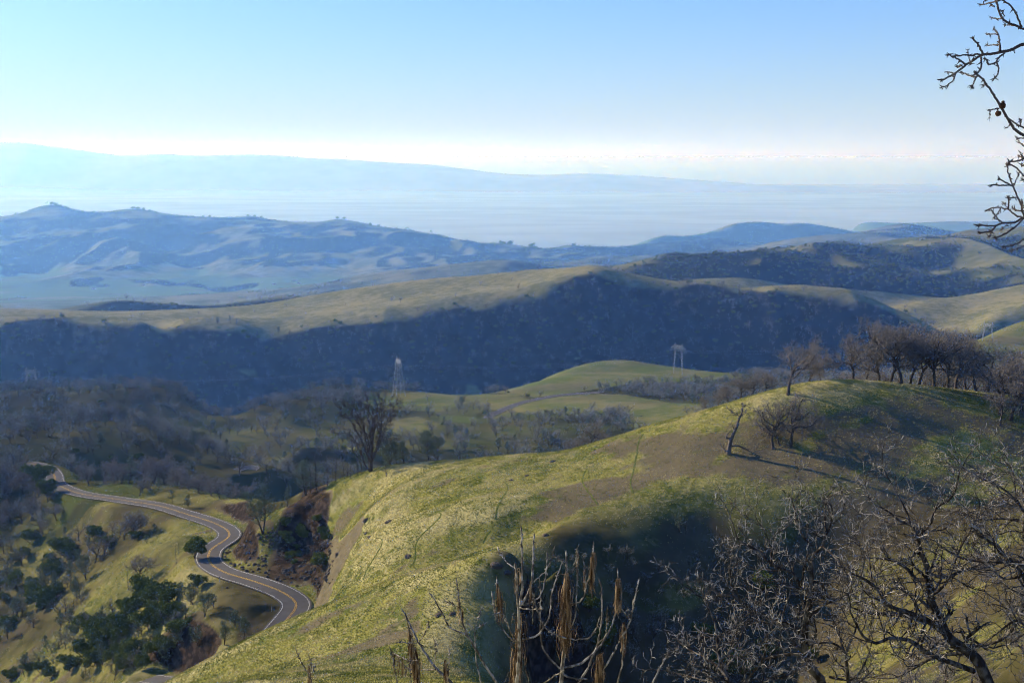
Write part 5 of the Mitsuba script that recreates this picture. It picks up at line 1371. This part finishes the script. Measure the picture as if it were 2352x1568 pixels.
near_tree('fan_tree', 'large bare tree with many limbs fanning upward from one short dark trunk', [
    ([(712, 1440), (715, 1250), (720, 1100), (735, 900), (745, 760)], .62, .20), ([(690, 1400), (600, 1280), (550, 1130), (480, 960), (380, 800), (250, 740), (170, 748)], .24, .05), ([(690, 1260), (600, 1000), (540, 850), (440, 680), (350, 520), (250, 450), (185, 355)], .26, .05), ([(695, 1200), (640, 950), (600, 750), (520, 620), (430, 500), (290, 480)], .24, .05),
    ([(705, 1150), (660, 850), (600, 700), (570, 560), (480, 430), (430, 330)], .24, .05), ([(712, 1100), (700, 800), (680, 560), (620, 420), (560, 310)], .22, .05), ([(725, 1000), (740, 700), (740, 520), (690, 380), (655, 165)], .2, .05), ([(735, 950), (770, 700), (780, 500), (830, 330), (800, 180)], .22, .05), ([(740, 1220), (820, 980), (880, 800), (900, 600), (900, 420), (950, 175)], .24, .05),
    ([(735, 1240), (800, 1080), (900, 850), (960, 650), (1040, 450), (1195, 290)], .26, .05), ([(800, 1060), (870, 780), (930, 690), (1010, 560), (1120, 420), (1150, 260)], .18, .05), ([(755, 790), (800, 640), (850, 480), (870, 300), (870, 190)], .18, .05), ([(600, 760), (560, 600), (470, 480), (300, 300)], .12, .04), ([(820, 700), (880, 480), (1000, 300), (1060, 200)], .12, .04),
    ([(800, 800), (900, 800), (1000, 830), (1080, 860)], .09, .04), ([(760, 910), (850, 912), (950, 900)], .08, .04), ([(845, 985), (920, 985), (1000, 965)], .08, .04), ([(480, 960), (420, 940), (380, 900)], .08, .04), ([(590, 950), (520, 960), (500, 1000)], .08, .04)], fan_view, float(pb[1]), rg, every=1.2, length=2.3, sway=2.2, spec=FSPEC, thick=0.028, mats=('oak_bark', 'fan_twigs'), updraft=0.35, root=False)
matte('fan_twigs', (0.075, 0.060, 0.052))


def burnt(seed):
    rng = np.random.default_rng(seed)
    t = wander(rng, (0, 0, -.2), (rng.normal() * .03, 0, 1), 10, 6, .03)
    lines = [(t, np.linspace(.13, .04, 7))]
    tw = []
    for k in range(26):
        g = rng.uniform(.2, 1)
        i = min(int(g * 6), 5)
        b = t[i] + (t[i + 1] - t[i]) * (g * 6 - i)
        a = rng.uniform(0, 6.28)
        tw.append((wander(rng, b, (math.cos(a), math.sin(a), rng.uniform(0, .6)), rng.uniform(.6, 1.8) * (1.2 - g), 3, .2), np.linspace(.035, .018, 4)))
    return tubes(lines), tubes(tw, 3)


matte('charred', (0.030, 0.026, 0.024))
for k in range(3):
    kind(f'burnt{k}', burnt(950 + k), ('charred', 'oak_twigs'), ('trunk', 'branches'))
SIZE['burnt'] = 10
for i, (u, v, px) in enumerate([(714, 1133, 64), (727, 1127, 90), (752, 1116, 76), (771, 1108, 72), (791, 1099, 66), (798, 1097, 58), (805, 1100, 50), (822, 1094, 60), (831, 1093, 46)]):
    plant('burnt_pine', 'burnt', u, v, px, f'thin burnt trunk on the crest left of the fan-shaped tree, {ORD[i]} from the left')
for u, v, px, lab in [(632, 1171, 34, 'thin bare trunk beside the pine on the rock cut'), (405, 1296, 44, 'charred leaning snag on the slope below the road'), (411, 1276, 36, 'charred straight snag beside the leaning one'), (295, 1356, 58, 'thin dead trunk among the bushes below the road'), (1575, 1235, 44, 'thin grey sapling in the dark hollow')]:
    plant('burnt_pine', 'burnt', u, v, px, lab)
for i in range(22):  # scrub added to darken the sunlit rock face
    u, v = PR.uniform(640, 758), PR.uniform(1195, 1300)
    p = foot(u, v)
    if 300 < p[1] < 345 and ROAD_TREE.query(p[:2])[0] > 6:
        plant('dark_scrub', 'bush_near' if PR.uniform() < .6 else 'oak_near', u, v, PR.uniform(12, 24), f'dark scrub added to darken the rock face inside the road bend, {"upper" if v < 1245 else "lower"} {"left" if u < 680 else "middle" if u < 720 else "right"}', cat='bush', group='scrub added to darken the rock face')
# scrub in the dark hollow and bare brush on the bank
for i in range(110):
    u, v = (PR.uniform(1230, 1900), PR.uniform(1330, 1560)) if i < 34 else (PR.uniform(1650, 2400), PR.uniform(1230, 1640))
    p = foot(u, v)
    if i >= 34:
        if 70 < p[1] < 215:
            plant('bare_brush', 'oak_near', u, v, PR.uniform(2.2, 4.2) * F / math.hypot(p[1], p[2]), f'tangled bare brush on the bank behind the near oaks, {"left" if u < 1850 else "middle" if u < 2100 else "right"}, {"upper" if v < 1360 else "lower"} part', cat='bush', group='bare brush on the bank behind the near oaks')
    elif 150 < p[1] < 230:
        plant('dark_scrub', 'oak_mid' if PR.uniform() < 0.8 else 'bush_near', u, v, PR.uniform(26, 58), 'dark scrub in the shaded hollow behind the dead pines', cat='bush', group='scrub in the shaded hollow')
for i in range(90):
    u, v = PR.uniform(1215, 1900), PR.uniform(1215, 1500)
    p = foot(u, v)
    if v > 1250 + abs(u - 1560) * 0.12 and 190 < p[1] < 250:
        side, row = 'left' if u < 1400 else 'middle' if u < 1650 else 'right', 'upper' if v < 1330 else 'lower'
        plant('bare_brush', 'oak_mid', u, v, PR.uniform(14, 34), f'low bare brush in the shade at the {row} {side} of the dark hollow', cat='bush', group='bare brush in the dark hollow')
for u, v, px, lab in [(1560, 1230, 50, 'pale small pine on the slope above the dark hollow')]:
    plant('grey_pine', 'pine_near', u, v, px, lab)

# ------------------------------------------------------------------ cattle trails worn down the slope
matte('trail_green', lambda p, n, uv: MIX((0.070, 0.100, 0.022), (0.150, 0.165, 0.048), N(p.x * 2, p.y * 2)))
TRAILS = []
for pts, lab in (([(1478, 1000), (1464, 1030), (1458, 1070), (1450, 1100), (1455, 1135)], 'narrow green cattle trail down the slope below the crest'), ([(1345, 1080), (1338, 1105), (1350, 1130), (1372, 1160)], 'short winding green trail in the middle of the slope'),
                 ([(1160, 1110), (1150, 1150), (1140, 1180), (1138, 1200)], 'faint green trail on the left half of the slope'), ([(1005, 1180), (985, 1215), (960, 1240), (955, 1280), (935, 1310)], 'long green trail passing right of the black boulder'), ([(862, 1240), (872, 1262), (850, 1300), (835, 1335)], 'green trail above the round bush'), ([(1125, 1225), (1108, 1255)], 'tiny green trail just above the bright spur')):
    w = smooth_line(np.array([foot(u, v) for u, v in pts]), 0.8) if len(pts) > 2 else np.linspace(foot(*pts[0]), foot(*pts[1]), 20)
    w[:, 0] += 0.35 * nz(w[:, 0], w[:, 1], 2.5, 91)
    w[:, 2] = land(w[:, 0], w[:, 1])
    TRAILS.append(w)
    k = numbered('trail')
    scene[k] = mikit.ply(ribbon(w, -0.16, 0.16, 0.09), 'trail_green', smooth=True)
    labels[k] = {'label': lab, 'category': 'path', 'kind': 'structure'}
TRAIL_TREE = cKDTree(np.vstack(TRAILS)[:, :2])

# ------------------------------------------------------------------ grass
scene['grass_blades'] = {'type': 'twosided', 'b': {'type': 'diffuse', 'reflectance': mikit.proc(lambda p, n, uv: MIX(MIX((0.140, 0.168, 0.036), (0.370, 0.350, 0.104), SS(0.35, 0.65, 0.6 * FB(p.x / 15, p.y / 15, 0.5, 3) + 0.4 * N(p.x / 1.7, p.y / 1.7))), (0.52, 0.46, 0.25), SS(0.42, 0.75, FB(p.x / 5, p.y / 5, 2.0, 3))))}}


def grass(y0, y1, per, size, seed):
    rng = np.random.default_rng(seed)
    a, b = np.searchsorted(ygrid, y0), np.searchsorted(ygrid, y1)
    vis = _q[:-1, a:b] > _runmax[:-1, a:b] - 0.012
    i0, i1 = np.searchsorted(sgrid, -0.46), np.searchsorted(sgrid, 0.46)
    P, Nn = GP[:-1, a:b], GN[:-1, a:b]
    so, wd = np.where((so_ := soil_shade_mask(*P.reshape(-1, 3).T, Nn.reshape(-1, 3)).reshape(P.shape[:2])) > 1, 1.2, so_), wood_shade_mask(*P.reshape(-1, 3).T, Nn.reshape(-1, 3)).reshape(P.shape[:2])
    lam = per * _cell[:, a:b] * vis * (1 - 0.8 * np.clip(so, 0, 1.2)) * (1 - np.clip(wd, 0, 1)) ** 2.5 * sstep(0.48, 0.6, Nn[..., 2])
    lam[:i0] = 0; lam[i1:] = 0
    n = rng.poisson(lam)
    ii, jj = np.nonzero(n)
    r = np.repeat(np.arange(len(ii)), n[ii, jj])
    ii, jj = ii[r], jj[r] + a
    fx, fy = rng.uniform(size=(2, len(ii)))
    c = GP[ii, jj] + fx[:, None] * (GP[ii + 1, jj] - GP[ii, jj]) + fy[:, None] * (GP[ii, jj + 1] - GP[ii, jj])
    ok = (ROAD_TREE.query(c[:, :2])[0] > 4.6) & (TRAIL_TREE.query(c[:, :2])[0] > 0.3)
    c, ii, jj = c[ok], ii[ok], jj[ok]
    nn = GN[ii, jj]
    c = np.repeat(c, 3, 0); nn = np.repeat(nn, 3, 0)
    m = len(c)
    down = nn * [1, 1, 0]
    d = unit(np.array([0, 0, 1.0]) + 0.45 * rng.normal(size=(m, 3)) + 0.8 * down + [0.25, -0.1, 0])
    L = size * rng.uniform(0.5, 1.2, (m, 1))
    w = unit(np.cross(d, rng.normal(size=(m, 3)))) * size * 0.13
    c = c + rng.normal(size=(m, 3)) * size * [0.25, 0.25, 0] - [0, 0, 0.03]
    return np.stack([c - w, c + w, c + d * L], 1).reshape(-1, 3)


gv = np.vstack([grass(80, 130, 14, 0.26, 1), grass(130, 340, 12, 0.33, 2), grass(340, 560, 2.6, 0.6, 3)])
scene['grass'] = mikit.ply((gv, np.arange(len(gv)).reshape(-1, 3)), 'grass_blades')
labels['grass'] = {'label': 'green and straw grass growing over the near hillside and slopes', 'category': 'grass', 'kind': 'stuff'}
print('grass', len(gv) // 3)
